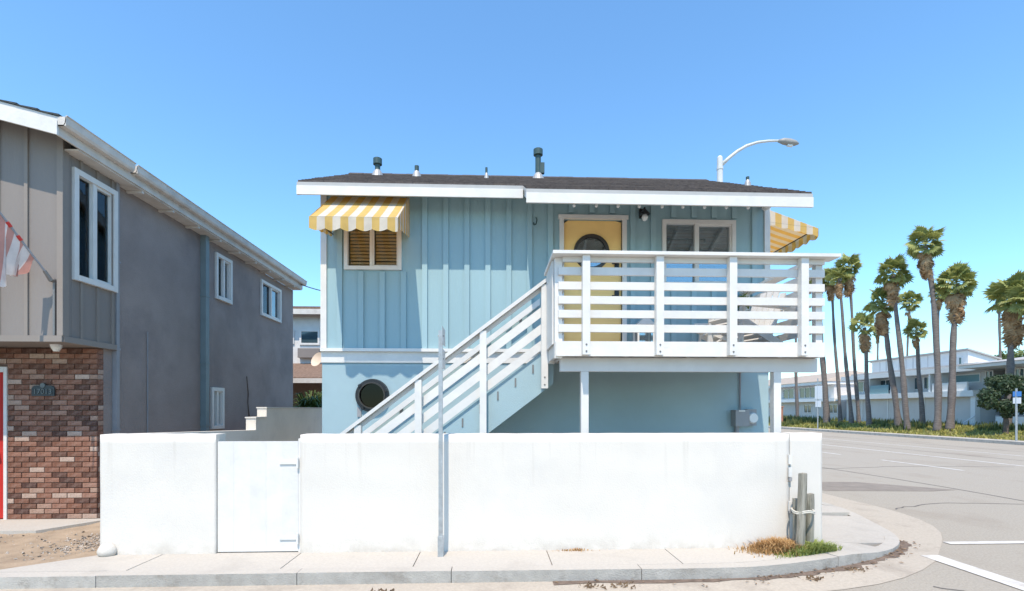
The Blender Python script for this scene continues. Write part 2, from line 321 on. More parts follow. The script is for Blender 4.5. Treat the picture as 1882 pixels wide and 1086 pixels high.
def window(parent, m, a0, a1, z0, z1, fw=.06, split=.5, fm='white', gm='glass', depth=.04, blinds=None, n_sl=0, sash=True, gms=None):
    """a window set into an opening: frame proud of the wall, mullion, sash, two panes, blind slats behind"""
    f = MB()
    f.wb(m, a0 - fw * .4, a0 + fw * .6, -.06, depth, z0 - fw * .4, z1 + fw * .4); f.wb(m, a1 - fw * .6, a1 + fw * .4, -.06, depth, z0 - fw * .4, z1 + fw * .4)
    f.wb(m, a0 + fw * .6, a1 - fw * .6, -.06, depth, z1 - fw * .6, z1 + fw * .4); f.wb(m, a0 + fw * .6, a1 - fw * .6, -.06, depth + .01, z0 - fw * .4, z0 + fw * .6)
    fr = f.build('window', fm, parent)
    i0, i1, k0, k1 = a0 + fw * .6, a1 - fw * .6, z0 + fw * .6, z1 - fw * .6
    am = i0 + (i1 - i0) * split
    MB().wb(m, am - fw * .35, am + fw * .35, -.05, depth * .6, k0, k1).build('mullion', fm, fr)
    cells = [(i0, am - fw * .35), (am + fw * .35, i1)]
    for q, (c0, c1) in enumerate(cells):
        g = gms[q] if gms else gm
        if sash and q == 1:
            s_ = MB(); t = fw * .45
            s_.wb(m, c0, c0 + t, -.045, depth * .3, k0, k1); s_.wb(m, c1 - t, c1, -.045, depth * .3, k0, k1)
            s_.wb(m, c0 + t, c1 - t, -.045, depth * .3, k0, k0 + t); s_.wb(m, c0 + t, c1 - t, -.045, depth * .3, k1 - t, k1)
            s_.build('sash', fm, fr); c0 += t; c1 -= t
        MB().wb(m, c0, c1, -.034, -.030, k0, k1).build('pane', g, fr)
        if n_sl:
            h = (k1 - k0) / n_sl
            mb = MB(); p0 = m(c0 + .01, -.075, k0); p1 = m(c1 - .01, -.11, k0)
            mb.wb(m, c0 + .012, c1 - .012, -.115, -.075, k0 + h * .3, k0 + h * .3 + .004)
            me = None
            for i in range(n_sl):
                if me is None:
                    # tilted slat
                    A = m(c0 + .012, -.075, k0 + h * .08); B = m(c1 - .012, -.075, k0 + h * .08); C = m(c1 - .012, -.10, k0 + h * .80); D = m(c0 + .012, -.10, k0 + h * .80)
                    mb = MB().prism([A, B, C, D], (0, 0, .004)); o = mb.build('blind_slat', blinds, fr); me = o.data
                else:
                    link('blind_slat', me, fr, loc=(0, 0, h * i))
    return fr

def catmull(pts, n=6):
    P = [Vector(p) for p in pts]; out = []
    for i in range(len(P) - 1):
        a, b, c, d = P[max(i - 1, 0)], P[i], P[i + 1], P[min(i + 2, len(P) - 1)]
        for k in range(n):
            t = k / n; out.append(.5 * ((2 * b) + (c - a) * t + (2 * a - 5 * b + 4 * c - d) * t * t + (3 * b - a - 3 * c + d) * t ** 3))
    out.append(P[-1]); return out

# ================================================================== ground
SW = .12
struct(MB().add([(-900, -900, -.03), (900, -900, -.03), (900, 1500, -.03), (-900, 1500, -.03)], [(0, 1, 2, 3)]).build('ground', 'ground'))
FK = 25.3                                                       # far kerb of the main street
st = MB(); st.add([(-60, -25, 0), (FK, -25, 0), (FK, 4.99, 0), (-60, 4.99, 0)], [(0, 1, 2, 3)])
st.add([(2.0, 4.99, 0), (FK, 4.99, 0), (FK, 220, 0), (5.0, 220, 0), (5.0, 6.0, 0)], [(0, 1, 2, 3, 4)])
st.add([(FK, -80, 0), (5, -80, 0), (5, -25, 0), (FK, -25, 0)], [(0, 1, 2, 3)])
struct(st.build('street', 'asphalt'))

kout = catmull([(-14, 5.0), (-6, 5.0), (0, 5.0), (2.2, 5.0), (2.9, 5.07), (3.44, 5.22), (3.95, 5.40), (4.5, 5.66), (4.95, 5.97), (5.25, 6.3), (5.48, 6.72), (5.63, 7.3), (5.7, 8.0), (5.7, 9.5)], 6) + [Vector((5.7, 14)), Vector((5.7, 40)), Vector((5.7, 220))]
def offset(path, d):
    out = []
    for i, p in enumerate(path):
        t = (path[min(i + 1, len(path) - 1)] - path[max(i - 1, 0)]).normalized(); out.append(p + Vector((-t.y, t.x)) * d)
    return out
kin = offset(kout, .15)
kerb = struct(thing('kerb', (0, 5.07, 0), None, None))
def dip(x, y):
    t = max(0, 1 - ((x - 5.25) ** 2 + (y - 6.35) ** 2) / 1.7 ** 2); return .075 * t * t * (3 - 2 * t)
def strip(mb, A, B, zt, zb):
    n = len(A)
    vv = [(p.x, p.y, zt - dip(p.x, p.y)) for p in A] + [(p.x, p.y, zt - dip(p.x, p.y)) for p in B] + [(p.x, p.y, zb) for p in A] + [(p.x, p.y, zb) for p in B]
    ff = []
    for i in range(n - 1):
        ff += [(i, i + 1, n + i + 1, n + i), (i, 2 * n + i, 2 * n + i + 1, i + 1), (n + i, n + i + 1, 3 * n + i + 1, 3 * n + i)]
    ff += [(0, n, 3 * n, 2 * n), (n - 1, 3 * n - 1, 4 * n - 1, 2 * n - 1)]
    return mb.add(vv, ff)
# kerb stones: cut the curve in lengths with a narrow open joint
acc = 0; seg = [0]; cum = [0]
for i in range(1, len(kout)): cum.append(cum[-1] + (kout[i] - kout[i - 1]).length)
def at_len(path, s):
    for i in range(1, len(cum)):
        if s <= cum[i] + 1e-6: t = (s - cum[i - 1]) / (cum[i] - cum[i - 1]); return path[i - 1].lerp(path[i], t)
    return path[-1]
s = 0; cuts = [0]
while s < 30: s += random.choice([1.9, 2.3, 1.5, 2.6]); cuts.append(s)
cuts.append(cum[-1])
for a, b in zip(cuts, cuts[1:]):
    n = max(2, min(14, int((b - a) / .25) + 2)); ss = [a + .0035 + (b - a - .007) * i / (n - 1) for i in range(n)]
    strip(MB(), [at_len(kout, q) for q in ss], [at_len(kin, q) for q in ss], SW + random.uniform(-.004, .004), -.02).build('kerb_stone', 'kerb', kerb)
    me = last_mesh[0]; me.materials.append(M['concrete'])
    for p in me.polygons: p.material_index = 1 if p.normal.z > .7 else 0
# gutter apron
gout = catmull([(-14, 4.52), (-6, 4.52), (0, 4.53), (2.2, 4.55), (3.1, 4.62), (4.0, 4.88), (4.85, 5.38), (5.5, 5.98), (6.12, 6.62), (6.48, 7.15), (6.7, 7.75), (6.8, 8.5), (6.76, 9.8), (6.74, 14), (6.74, 40), (6.74, 220)], 6)
def resample(path, n):
    c = [0]
    for i in range(1, len(path)): c.append(c[-1] + (path[i] - path[i - 1]).length)
    out = []
    for k in range(n):
        s_ = c[-1] * k / (n - 1)
        for i in range(1, len(c)):
            if s_ <= c[i] + 1e-6: out.append(path[i - 1].lerp(path[i], (s_ - c[i - 1]) / (c[i] - c[i - 1]))); break
    return out
def clip_len(path, ymax=40): return [p for p in path if p.y <= ymax]
ga, gb = resample(clip_len(kout), 120), resample(clip_len(gout), 120)
gm = MB(); gm.add([(p.x, p.y, .005) for p in ga] + [(p.x, p.y, .005) for p in gb], [(i, i + 1, 120 + i + 1, 120 + i) for i in range(119)])
struct(gm.build('gutter', 'gutter'))
# silt that has gathered along the kerb
sm = MB(); pts = [p for p in kout if .6 < p.x < 5.3 and p.y < 6.6]; pin = offset(pts, -.0)
po = [p + (q - p) * (.04 + .09 * random.random()) / max((q - p).length, .01) for p, q in zip(pts, offset(pts, -.5))]
n = len(pts); sm.add([(p.x, p.y, .010) for p in pts] + [(p.x, p.y, .010) for p in po], [(i, i + 1, n + i + 1, n + i) for i in range(n - 1)])
tag(sm.build('gutter_silt', mat('silt', (.17, .125, .095), .98, .3, 12, .4, 60)), kind='structure')
lm = MB()
for i in range(150):
    k = random.randrange(len(pts) - 1); d = random.random() ** 2 * .22; p = pts[k].lerp(pts[k + 1], random.random()) + (po[k] - pts[k]).normalized() * (d + .01)
    a = random.random() * 6.3; l = random.uniform(.008, .03); z = .014 + random.random() * .012
    lm.add([(p.x + math.cos(a) * l, p.y + math.sin(a) * l, z), (p.x - math.sin(a) * l * .4, p.y + math.cos(a) * l * .4, z + .008), (p.x - math.cos(a) * l, p.y - math.sin(a) * l, z), (p.x + math.sin(a) * l * .4, p.y - math.cos(a) * l * .4, z + .004)], [(0, 1, 2, 3)])
for cx, cy in ((.95, 4.82), (1.25, 4.80), (3.2, 4.95), (-1.0, 4.72), (3.9, 5.2)):
    for i in range(26):
        a = random.random() * 6.3; l = random.uniform(.02, .06); x, y = cx + random.gauss(0, .07), cy + random.gauss(0, .03)
        lm.add([(x, y, .012), (x + math.cos(a) * l, y + math.sin(a) * l, .02 + random.random() * .03), (x + math.cos(a) * l * 1.1, y + math.sin(a) * l * 1.1 + .006, .015)], [(0, 1, 2)])
tag(lm.build('leaf_litter', 'litter', recalc=False), 'dry brown leaf litter lying along the gutter of the corner kerb', 'leaf litter', kind='stuff')
# road paint
def rect(name, m, x0, x1, y0, y1, z): return struct(MB().add([(x0, y0, z), (x1, y0, z), (x1, y1, z), (x0, y1, z)], [(0, 1, 2, 3)]).build(name, m))
rect('limit_line', 'line', 5.02, 5.24, 1.0, 5.72, .008)
rect('edge_line', 'line', 5.82, 13.5, 6.17, 6.29, .008)
rect('centre_line', 'line', 16.0, 16.13, -10, 120, .004); rect('lane_line', 'line', 19.4, 19.52, -10, 120, .004)
for y in range(-3, 100, 5): rect('lane_dash', 'line', 13.15, 13.27, y + 1.6, y + 4.6, .004)
struct(MB().add([(7.0, 11.7, .004), (8.6, 11.55, .004), (9.9, 10.35, .004), (9.2, 10.2, .004), (7.0, 10.35, .004)], [(0, 1, 2, 3, 4)]).build('dark_road_area', 'dark_area'))  # irregular flat area, darker than the asphalt around it
def seam(pts, w_):
    P = catmull([(x, y) for x, y in pts], 8); P = [p + Vector((random.gauss(0, .02), random.gauss(0, .02))) for p in P]
    A, B = offset(P, w_ / 2), offset(P, -w_ / 2); n = len(P)
    struct(MB().add([(p.x, p.y, .003) for p in A] + [(p.x, p.y, .003) for p in B], [(i, i + 1, n + i + 1, n + i) for i in range(n - 1)]).build('tar_seam', 'tar'))
M['tar'] = mat('tar_seam', (.13, .115, .10), .8, .2, 8)
seam([(7.0, 14.5), (9.5, 14.2), (12.5, 14.7), (15.5, 14.4)], .035); seam([(9.8, 7.0), (10.0, 11), (9.7, 16), (10.1, 24), (9.9, 40)], .045); seam([(17.8, 10), (17.7, 20), (17.9, 30), (17.8, 60)], .05)
seam([(4.3, 4.7), (5.0, 4.2), (5.6, 3.4), (6.5, 3.0)], .03); seam([(6.9, 8.4), (8.2, 8.9), (9.8, 8.7)], .03); seam([(21.5, 12), (21.4, 25), (21.6, 60)], .05)
# sidewalk with its slabs
WY = 5.72
sw = struct(MB().add([(-4.3, 5.1, SW - .012), (3.0, 5.15, SW - .012), (3.2, 6.1, SW - .012), (3.9, 6.1, SW - .012), (4.3, 8, SW - .012), (5.5, 8.5, SW - .012), (5.5, 200, SW - .012), (3.85, 200, SW - .012), (3.85, 6.12, SW - .012), (-4.3, 6.12, SW - .012)], [tuple(range(10))]).build('sidewalk', 'joint'))
def kin_y(x):
    best = [p for p in kin if p.y < 7]
    for i in range(1, len(best)):
        if best[i - 1].x <= x <= best[i].x: t = (x - best[i - 1].x) / (best[i].x - best[i - 1].x); return best[i - 1].y * (1 - t) + best[i].y * t
    return 5.15
joints = [-5.05, -3.62, -2.12, -.80, .62, 1.98, 3.30]
for a, b in zip(joints, joints[1:]):
    n = 6; xs = [a + .005 + (b - a - .01) * i / (n - 1) for i in range(n)]
    sl = -.10 if a < -4.9 else 0
    pts = [(x, kin_y(x) + .003, SW) for x in xs] + [(b - .005, 5.95, SW), (a + .005, 5.95, SW)]
    if a < -4.9: pts = [(-5.0, 5.153, SW), (-3.627, 5.153, SW), (-3.627, 5.95, SW), (-4.30, 5.95, SW), (-4.32, 5.70, SW)]
    MB().prism(pts, (0, 0, -.08)).build('slab', 'concrete', sw)
# corner slabs, dished towards the kerb ramp
class MBD(MB):
    def prism(s, pts, ext):
        c = Vector((0, 0, 0))
        for p in pts: c += Vector(p)
        c /= len(pts); rings = []
        for k in (1, .66, .33): rings.append([Vector(p).lerp(c, 1 - k) for p in pts])
        n = len(pts); vv = []
        for r_ in rings: vv += [(p.x, p.y, p.z - dip(p.x, p.y)) for p in r_]
        vv += [(c.x, c.y, c.z - dip(c.x, c.y))] + [(p[0], p[1], p[2] - .2) for p in pts]
        ff = [(k * n + i, k * n + (i + 1) % n, (k + 1) * n + (i + 1) % n, (k + 1) * n + i) for k in (0, 1) for i in range(n)] + [(2 * n + i, 2 * n + (i + 1) % n, 3 * n) for i in range(n)]
        ff += [(i, (i + 1) % n, 3 * n + 1 + (i + 1) % n, 3 * n + 1 + i) for i in range(n)]
        return s.add(vv, ff)
cp = [p for p in kin if p.x > 3.31 and p.y < 7.2]
MBD().prism([(3.31, kin_y(3.31) + .003, SW)] + [(p.x - .002, p.y + .003, SW) for p in cp if p.y < 5.98] + [(4.55, 6.1, SW), (3.86, 6.1, SW), (3.31, 5.95, SW)], (0, 0, -.08)).build('slab', 'concrete', sw)
c2 = [p for p in kin if 5.98 <= p.y < 7.6]
MBD().prism([(3.86, 6.11, SW), (4.56, 6.11, SW)] + [(p.x - .003, p.y, SW) for p in c2 if p.y > 6.12] + [(3.86, 7.6, SW)], (0, 0, -.08)).build('slab', 'concrete', sw)
for y in range(0, 12):
    y0 = 7.61 + y * 1.6; MB().box(4.42, 5.545, y0, y0 + 1.59, SW - .08, SW).build('slab', 'concrete', sw)
# neighbour's yard: dirt, gravel, concrete landing
bm = bmesh.new(); nx, ny = 60, 40
gv = [[bm.verts.new((-11 + 6.9 * i / nx, 5.16 + 2.4 * j / ny, 0)) for i in range(nx + 1)] for j in range(ny + 1)]
from mathutils import noise as mn
for r_ in gv:
    for v in r_:
        v.co.z = SW - .018 + .022 * mn.noise(v.co * 2.3) + .016 * mn.noise(v.co * 9) + max(0, v.co.y - 6.0) * .025
        if v.co.x > -5.0: v.co.z = min(v.co.z, SW - .006)
for j in range(ny):
    for i in range(nx): bm.faces.new((gv[j][i], gv[j][i + 1], gv[j + 1][i + 1], gv[j + 1][i]))
me = bpy.data.meshes.new('yard'); bm.to_mesh(me); bm.free(); me.materials.append(M['dirt'])
for p in me.polygons: p.use_smooth = True
struct(link('yard', me))
def pebble(mb, c, r):
    vv = []; 
    for i in range(8):
        d = Vector((random.gauss(0, 1), random.gauss(0, 1), random.gauss(0, .7))).normalized() * r * random.uniform(.7, 1.2); vv.append(Vector(c) + d)
    mb.add(vv, [(0, 1, 2), (2, 3, 4), (4, 5, 6), (6, 7, 0), (1, 3, 5), (0, 2, 4), (5, 7, 1), (3, 6, 0)])
gmv = MB()
for i in range(900):
    if random.random() < .65: x, y = -4.55 - abs(random.gauss(0, .30)), 6.35 + random.gauss(0, .25)
    else: x, y = random.uniform(-9, -4.5), random.uniform(5.6, 6.75)
    if y < 5.25 or x > -4.33 or y > 7.3: continue
    pebble(gmv, (x, y, SW - .015 + max(0, y - 6) * .025), random.uniform(.006, .024))
tag(gmv.build('yard_gravel', 'gravel', recalc=False), 'loose gravel scattered over the dirt yard by the brick wall', 'gravel', kind='stuff')
land = struct(MB().prism([(-12, 6.72, .16), (-5.85, 6.72, .16), (-5.45, 7.36, .16), (-5.55, 7.44, .16), (-12, 7.44, .16)], (0, 0, -.14)).build('landing', 'concrete'))
# patio behind the white wall, strip beside the houses
struct(MB().box(-4.2, 3.8, 5.96, 7.9, .02, .115).build('patio', 'kerb'))
struct(MB().box(-5.6, -2.66, 7.9, 30, .0, .10).build('side_yard', 'dirt'))
# far side of the street
struct(MB().box(FK, FK + .2, -60, 200, -.02, .15).build('far_kerb', 'kerb'))
struct(MB().box(FK + .21, FK + 1.3, -60, 200, -.02, .14).build('far_sidewalk', 'concrete'))
bm = bmesh.new(); nx, ny = 14, 90
def bank_z(x, y): 
    t = min(1, max(0, (x - FK - 1.3) / 3.2)); return .13 + .42 * (t * t * (3 - 2 * t)) + .10 * mn.noise(Vector((x * .7, y * .7, 0))) * min(1, t * 3)
gv = [[bm.verts.new((FK + 1.3 + 60 * (i / nx) ** 2.2, -10 + 130 * j / ny, 0)) for i in range(nx + 1)] for j in range(ny + 1)]
for r_ in gv:
    for v in r_: v.co.z = bank_z(v.co.x, v.co.y)
for j in range(ny):
    for i in range(nx): bm.faces.new((gv[j][i], gv[j][i + 1], gv[j + 1][i + 1], gv[j + 1][i]))
me = bpy.data.meshes.new('embankment'); bm.to_mesh(me); bm.free(); me.materials.append(mat('bank_soil', (.17, .15, .07), .98, .25, 1.5))
struct(link('embankment', me))

# ================================================================== blue house
HX0, HX1, FY = -2.62, 4.43, 7.92
RIDGE_Y, SL = 10.2, .50
E1, E2, EZ1 = 7.46, 6.78, 5.045
zr = lambda y: EZ1 + SL * (y - E1) if y <= RIDGE_Y else EZ1 + SL * (2 * RIDGE_Y - y - E1)
BY = 2 * RIDGE_Y - FY
fm = lambda a, d, z: (a, FY - d, z)
house = thing('blue_house', ((HX0 + HX1) / 2, FY, .1), 'two storey light blue beach house with white trim and dark shingle roof', 'house')
px = lambda x, y=600: PY(x, y, FY).x
pz = lambda y, x=800: PY(x, y, FY).z
FLOORZ = 2.52
wl = (px(636), px(736), pz(494, 690), pz(404, 690)); wr = (px(1219), px(1348), pz(524, 1280), pz(408, 1280)); dr = (px(1036), px(1143), FLOORZ, pz(404, 1090))
ZB0, ZB1 = pz(668, 700), pz(641, 700); ZT = zr(FY) - .16
wall_build(wallgrid(MB(), fm, HX0, HX1, ZB0, ZT, [wl, wr, dr], -.14, 0), 'upper_wall', 'blue', house)
phx, phz, phr = px(685), pz(727, 685), .262
lw_ = wall_build(wallgrid(MB(), fm, HX0, HX1, .05, ZB0 - .003, [(phx - .17, phx + .17, phz - .17, phz + .17)], -.16, .012), 'lower_wall', 'blue_stucco', house)
sidem = MB(); sidem.prism([(HX0, FY + .141, .05), (HX0, BY, .05), (HX0, BY, ZT), (HX0, RIDGE_Y, zr(RIDGE_Y) - .17), (HX0, FY + .141, ZT)], (.14, 0, 0)).build('side_wall', 'blue_stucco', house)
MB().prism([(HX1, FY + .141, .05), (HX1, BY, .05), (HX1, BY, ZT), (HX1, RIDGE_Y, zr(RIDGE_Y) - .17), (HX1, FY + .141, ZT)], (-.14, 0, 0)).build('side_wall', 'blue_stucco', house)
bx('back_wall', 'blue_stucco', house, HX0, HX1, BY + .002, BY + .14, .05, ZT)
bx('floor', 'room', house, HX0 + .15, HX1 - .15, FY + .17, BY - .01, 2.42, 2.52)
bx('partition', 'room', house, HX0 + .15, HX1 - .15, FY + 1.6, FY + 1.7, 2.53, ZT)
# battens
bstep = px(781 + 38.7) - px(781); b0 = px(781)
for k in range(-6, 20):
    x = b0 + bstep * k
    if x < HX0 + .12 or x > HX1 - .12: continue
    segs = [(ZB1 + .003, ZT - .02)]
    for h, mg in ((wl, .05), (wr, .06), (dr, .10)):
        if h[0] - mg - .03 < x < h[1] + mg + .03:
            segs = [t for s0, s1 in segs for t in ((s0, h[2] - mg), (h[3] + mg, s1)) if t[1] - t[0] > .1]
    for s0, s1 in segs: MB().box(x - .040, x + .040, FY - .036, FY + .001, s0, s1).build('batten', 'blue_batten', house)
bt = MB().box(HX0 - .01, HX1, FY - .03, FY + .0, ZB0 + .01, ZB1 - .05).build('belt_board', 'white', house)
MB().box(HX0 - .012, HX1, FY - .075, FY + .0, ZB1 - .048, ZB1).build('belt_cap', 'white', house)
MB().box(HX0 - .02, HX0 + .07, FY - .028, FY + .06, ZB1 + .002, ZT - .01).build('corner_board', 'white', house)
MB().box(HX1 - .07, HX1 + .02, FY - .028, FY + .06, ZB1 + .002, ZT - .01).build('corner_board', 'white', house)
# roof: shingle courses laid one over another
roof = MB()
XL, XR, XM = HX0 - .21, HX1 - .02, PY(967, 350, E2).x
th = .05
roof.prism([(0, E1, zr(E1) - .07), (0, RIDGE_Y, zr(RIDGE_Y) - .07), (0, 2 * RIDGE_Y - E1, zr(E1) - .07), (0, 2 * RIDGE_Y - E1, zr(E1) - .02), (0, RIDGE_Y, zr(RIDGE_Y) - .02), (0, E1, zr(E1) - .02)], (XR - XL, 0, 0))
roof.v = [(v[0] + XL, v[1], v[2]) for v in roof.v]
n0 = len(roof.v)
roof.prism([(XM, E2, zr(E2) - .07), (XM, E1 - .004, zr(E1) - .072), (XM, E1 - .004, zr(E1) - .022), (XM, E2, zr(E2) - .02)], (XR - XM, 0, 0))
rf = roof.build('roof', 'weather_trim', house)
mesh_sh = {}
def shingle_course(x0, x1, y, wdt, side=1):
    m_ = MB(); x = x0
    while x < x1 - .01:
        l = min(random.uniform(.22, .42), x1 - x); z = zr(y); z2 = zr(y + wdt); t = random.uniform(.010, .020)
        a, b = x + .003, x + l - .003
        yy = lambda q: q if side > 0 else 2 * RIDGE_Y - q
        m_.add([(a, yy(y), z - .018), (b, yy(y), z - .018), (b, yy(y), z + t), (a, yy(y), z + t), (b, yy(y + wdt), z2 - .003), (a, yy(y + wdt), z2 - .003)], [(0, 1, 2, 3), (3, 2, 4, 5), (0, 3, 5), (1, 4, 2)])
        x += l
    return m_
y = E2
while y < RIDGE_Y - .02:
    y2 = min(y + .142, RIDGE_Y); x0 = XM if y < E1 - .02 else XL
    m_ = shingle_course(x0, XR, y, y2 - y); m_.build('shingle_course', 'shingle', rf, recalc=False)
    if y >= E1: shingle_course(XL, XR, y, y2 - y, -1).build('shingle_course', 'shingle', rf, recalc=False)
    y += .14
mr_ = MB(); x = XL
while x < XR: l = min(.28, XR - x); h = random.uniform(0, .006); mr_.prism([(x, RIDGE_Y - .13, zr(RIDGE_Y - .13) + .015 + h), (x, RIDGE_Y, zr(RIDGE_Y) + .03 + h), (x, RIDGE_Y + .13, zr(RIDGE_Y - .13) + .015 + h), (x, RIDGE_Y + .13, zr(RIDGE_Y - .13) - .02), (x, RIDGE_Y - .13, zr(RIDGE_Y - .13) - .02)], (l - .004, 0, 0)); x += l
mr_.build('ridge_cap', 'shingle', rf)
# fascias, soffit, rakes
f1 = (EZ1 - .02 - .185, EZ1 - .02); z2e = zr(E2) - .02
bx('fascia_board', 'white', house, XL, XM - .002, E1 - .028, E1 - .002, f1[0], f1[1] - .055)
bx('drip_strip', 'drip', house, XL, XM - .002, E1 - .014, E1 - .002, f1[1] - .053, f1[1])
bx('fascia_board', 'white', house, XM, XR + .002, E2 - .032, E2 - .002, z2e - .19, z2e - .055)
bx('drip_strip', 'drip', house, XM, XR + .002, E2 - .016, E2 - .002, z2e - .053, z2e)
for k in range(11):
    x = XM + .02 + (XR - XM - .07) * k / 10
    MB().prism([(x, E2 + .0, z2e - .14), (x, FY - .03, zr(FY) - .19), (x, FY - .03, zr(FY) - .075), (x, E2 + .0, z2e - .055)], (.045, 0, 0)).build('rafter_tail', 'white', house)
for xa in (XL, XR - .025):
    e = E1 if xa == XL else E2
    MB().prism([(xa, e, zr(e) - .21), (xa, RIDGE_Y, zr(RIDGE_Y) - .21), (xa, 2 * RIDGE_Y - E1, zr(E1) - .21), (xa, 2 * RIDGE_Y - E1, zr(E1) - .071), (xa, RIDGE_Y, zr(RIDGE_Y) - .071), (xa, e, zr(e) - .071)], (.022, 0, 0)).build('rake_board', 'white', house)
# roof vents
def vent(pxx, ytop, ybase, yy, r, cap, tall=False):
    z = zr(yy); X = PY(pxx, ybase, yy).x; zt = PY(pxx, ytop, yy).z
    v_ = MB().tube([(X, yy, z - .02), (X, yy, zt)], r, 14).build('vent_pipe', 'vent', house, smooth=False)
    MB().tube([(X, yy, z - .05), (X, yy, z + .05), (X, yy, z + .10)], [r * 2.4, r * 1.7, r * 1.05], 14).build('flashing', 'flash', v_)
    if cap:
        MB().tube([(X, yy, zt - .12), (X, yy, zt - .11), (X, yy, zt + .0), (X, yy, zt + .012)], [r * 1.2, r * 1.65, r * 1.65, r * 1.3], 14).build('vent_cap', 'vent', v_)
    if tall: MB().box(X + r * .6, X + r * 2.2, yy - .04, yy + .04, z + .10, z + .30).build('side_box', 'vent', v_)
vent(694, 292, 320, 9.9, .052, True); vent(766, 305, 322, 9.7, .042, False); vent(894, 308, 325, 9.4, .022, False); vent(989, 275, 322, 9.75, .055, True, True); vent(1374, 325, 340, 8.3, .028, False)
# windows and door
window(house, fm, *wl, fw=.055, split=.46, blinds='blind', n_sl=13, gms=('glass', 'glass'), fm='white')
window(house, fm, *wr, fw=.06, split=.46, blinds='blind_w', n_sl=16, gms=('glass_b', 'glass_b'))
df = MB(); df.wb(fm, dr[0] - .07, dr[0], -.10, .035, dr[2], dr[3]); df.wb(fm, dr[1], dr[1] + .07, -.10, .035, dr[2], dr[3]); df.wb(fm, dr[0] - .09, dr[1] + .09, -.10, .055, dr[3] + .001, dr[3] + .06)
df.build('door_frame', 'white', house)
dcx, dcz, drr = px(1088), pz(462, 1088), .26
dd = MB(); nn = 48; A0, A1, Z0_, Z1_ = dr[0] + .004, dr[1] - .004, dr[2] + .01, dr[3] - .004
for (q0, dep) in ((0, -.03), (1, -.07)):
    for i in range(nn):
        t = 2 * math.pi * i / nn; dd.v.append(fm(dcx + drr * math.cos(t), dep, dcz + drr * math.sin(t)))
    for i in range(nn):
        t = 2 * math.pi * i / nn; c_, s_ = math.cos(t), math.sin(t)
        kx = ((A1 - dcx) / c_ if c_ > 0 else (A0 - dcx) / c_) if abs(c_) > 1e-6 else 1e9; kz = ((Z1_ - dcz) / s_ if s_ > 0 else (Z0_ - dcz) / s_) if abs(s_) > 1e-6 else 1e9
        k = min(kx, kz); dd.v.append(fm(dcx + k * c_, dep, dcz + k * s_))
for q0 in (0, 1):
    for i in range(nn): dd.f.append((q0 * 2 * nn + i, q0 * 2 * nn + (i + 1) % nn, q0 * 2 * nn + nn + (i + 1) % nn, q0 * 2 * nn + nn + i))
for i in range(nn): dd.f.append((i, (i + 1) % nn, 2 * nn + (i + 1) % nn, 2 * nn + i))
door = dd.build('door', 'yellow', house)
MB().ring(fm(dcx, -.03, dcz), (0, -1, 0), drr - .03, drr + .028, .03, 48).build('porthole_ring', 'dark_ring', door)
MB().disc(fm(dcx, -.05, dcz), (0, -1, 0), drr, .006, 48).build('porthole_pane', 'glass_b', door)
for yy, hh in ((482, .10), (541, .10)):
    z = pz(yy, 1135); x = px(1134)
    k = MB().box(x - .035, x + .035, FY + .008, FY + .03, z - hh, z + hh).build('lock_plate', 'black', door)
    MB().tube([(x, FY + .01, z - .03), (x, FY - .035, z - .03), (x - .09, FY - .04, z - .03)], .011, 8).build('handle', 'black', k)
# lower porthole window
ph = MB().ring(fm(phx, .012, phz), (0, -1, 0), phr * .74, phr, .055, 48).build('porthole_window', 'black', house, smooth=False)
MB().ring(fm(phx, .04, phz), (0, -1, 0), phr * .70, phr * .80, .045, 48).build('inner_ring', 'dark_ring', ph)
MB().disc(fm(phx, .02, phz), (0, -1, 0), phr * .76, .008, 48).build('pane', 'lens', ph)
for t in (20, 140, 235):
    c = Vector((phx + phr * .9 * math.cos(R(t)), FY - .07, phz + phr * .9 * math.sin(R(t)))); MB().tube([c + Vector((0, .02, 0)), c - Vector((0, .035, 0))], [.03, .022], 10).build('dog_bolt', 'black', ph)
MB().box(phx - .23, phx - .17, FY - .03, FY - .011, phz - .33, phz - .18).build('latch', 'iron', ph)
# meter box
mx_, mz = px(1362), pz(768, 1362)
em = thing('electric_meter', (mx_, FY - .1, .2), 'grey electric meter box with round meter on the blue wall below the deck', 'electric meter')
MB().box(mx_ - .17, mx_ + .05, FY - .17, FY - .013, mz - .13, mz + .13).build('box', 'iron', em)
MB().box(mx_ + .051, mx_ + .20, FY - .10, FY - .013, mz - .12, mz + .14).build('meter_base', 'iron', em)
MB().tube([(mx_ + .125, FY - .10, mz), (mx_ + .125, FY - .13, mz), (mx_ + .125, FY - .16, mz)], [.085, .085, .07], 20).build('meter_dial', 'bulb', em)
MB().box(mx_ - .12, mx_ - .02, FY - .172, FY - .168, mz + .10, mz + .125).build('rating_plate', 'white', em)
MB().tube([(mx_ - .035, FY - .04, mz + .12), (mx_ - .035, FY - .04, 2.40)], .014, 8).build('conduit', 'grey_pipe', em)
MB().tube([(mx_ - .10, FY - .06, mz - .12), (mx_ - .10, FY - .06, .1)], .035, 10).build('riser_pipe', 'grey_pipe', em)

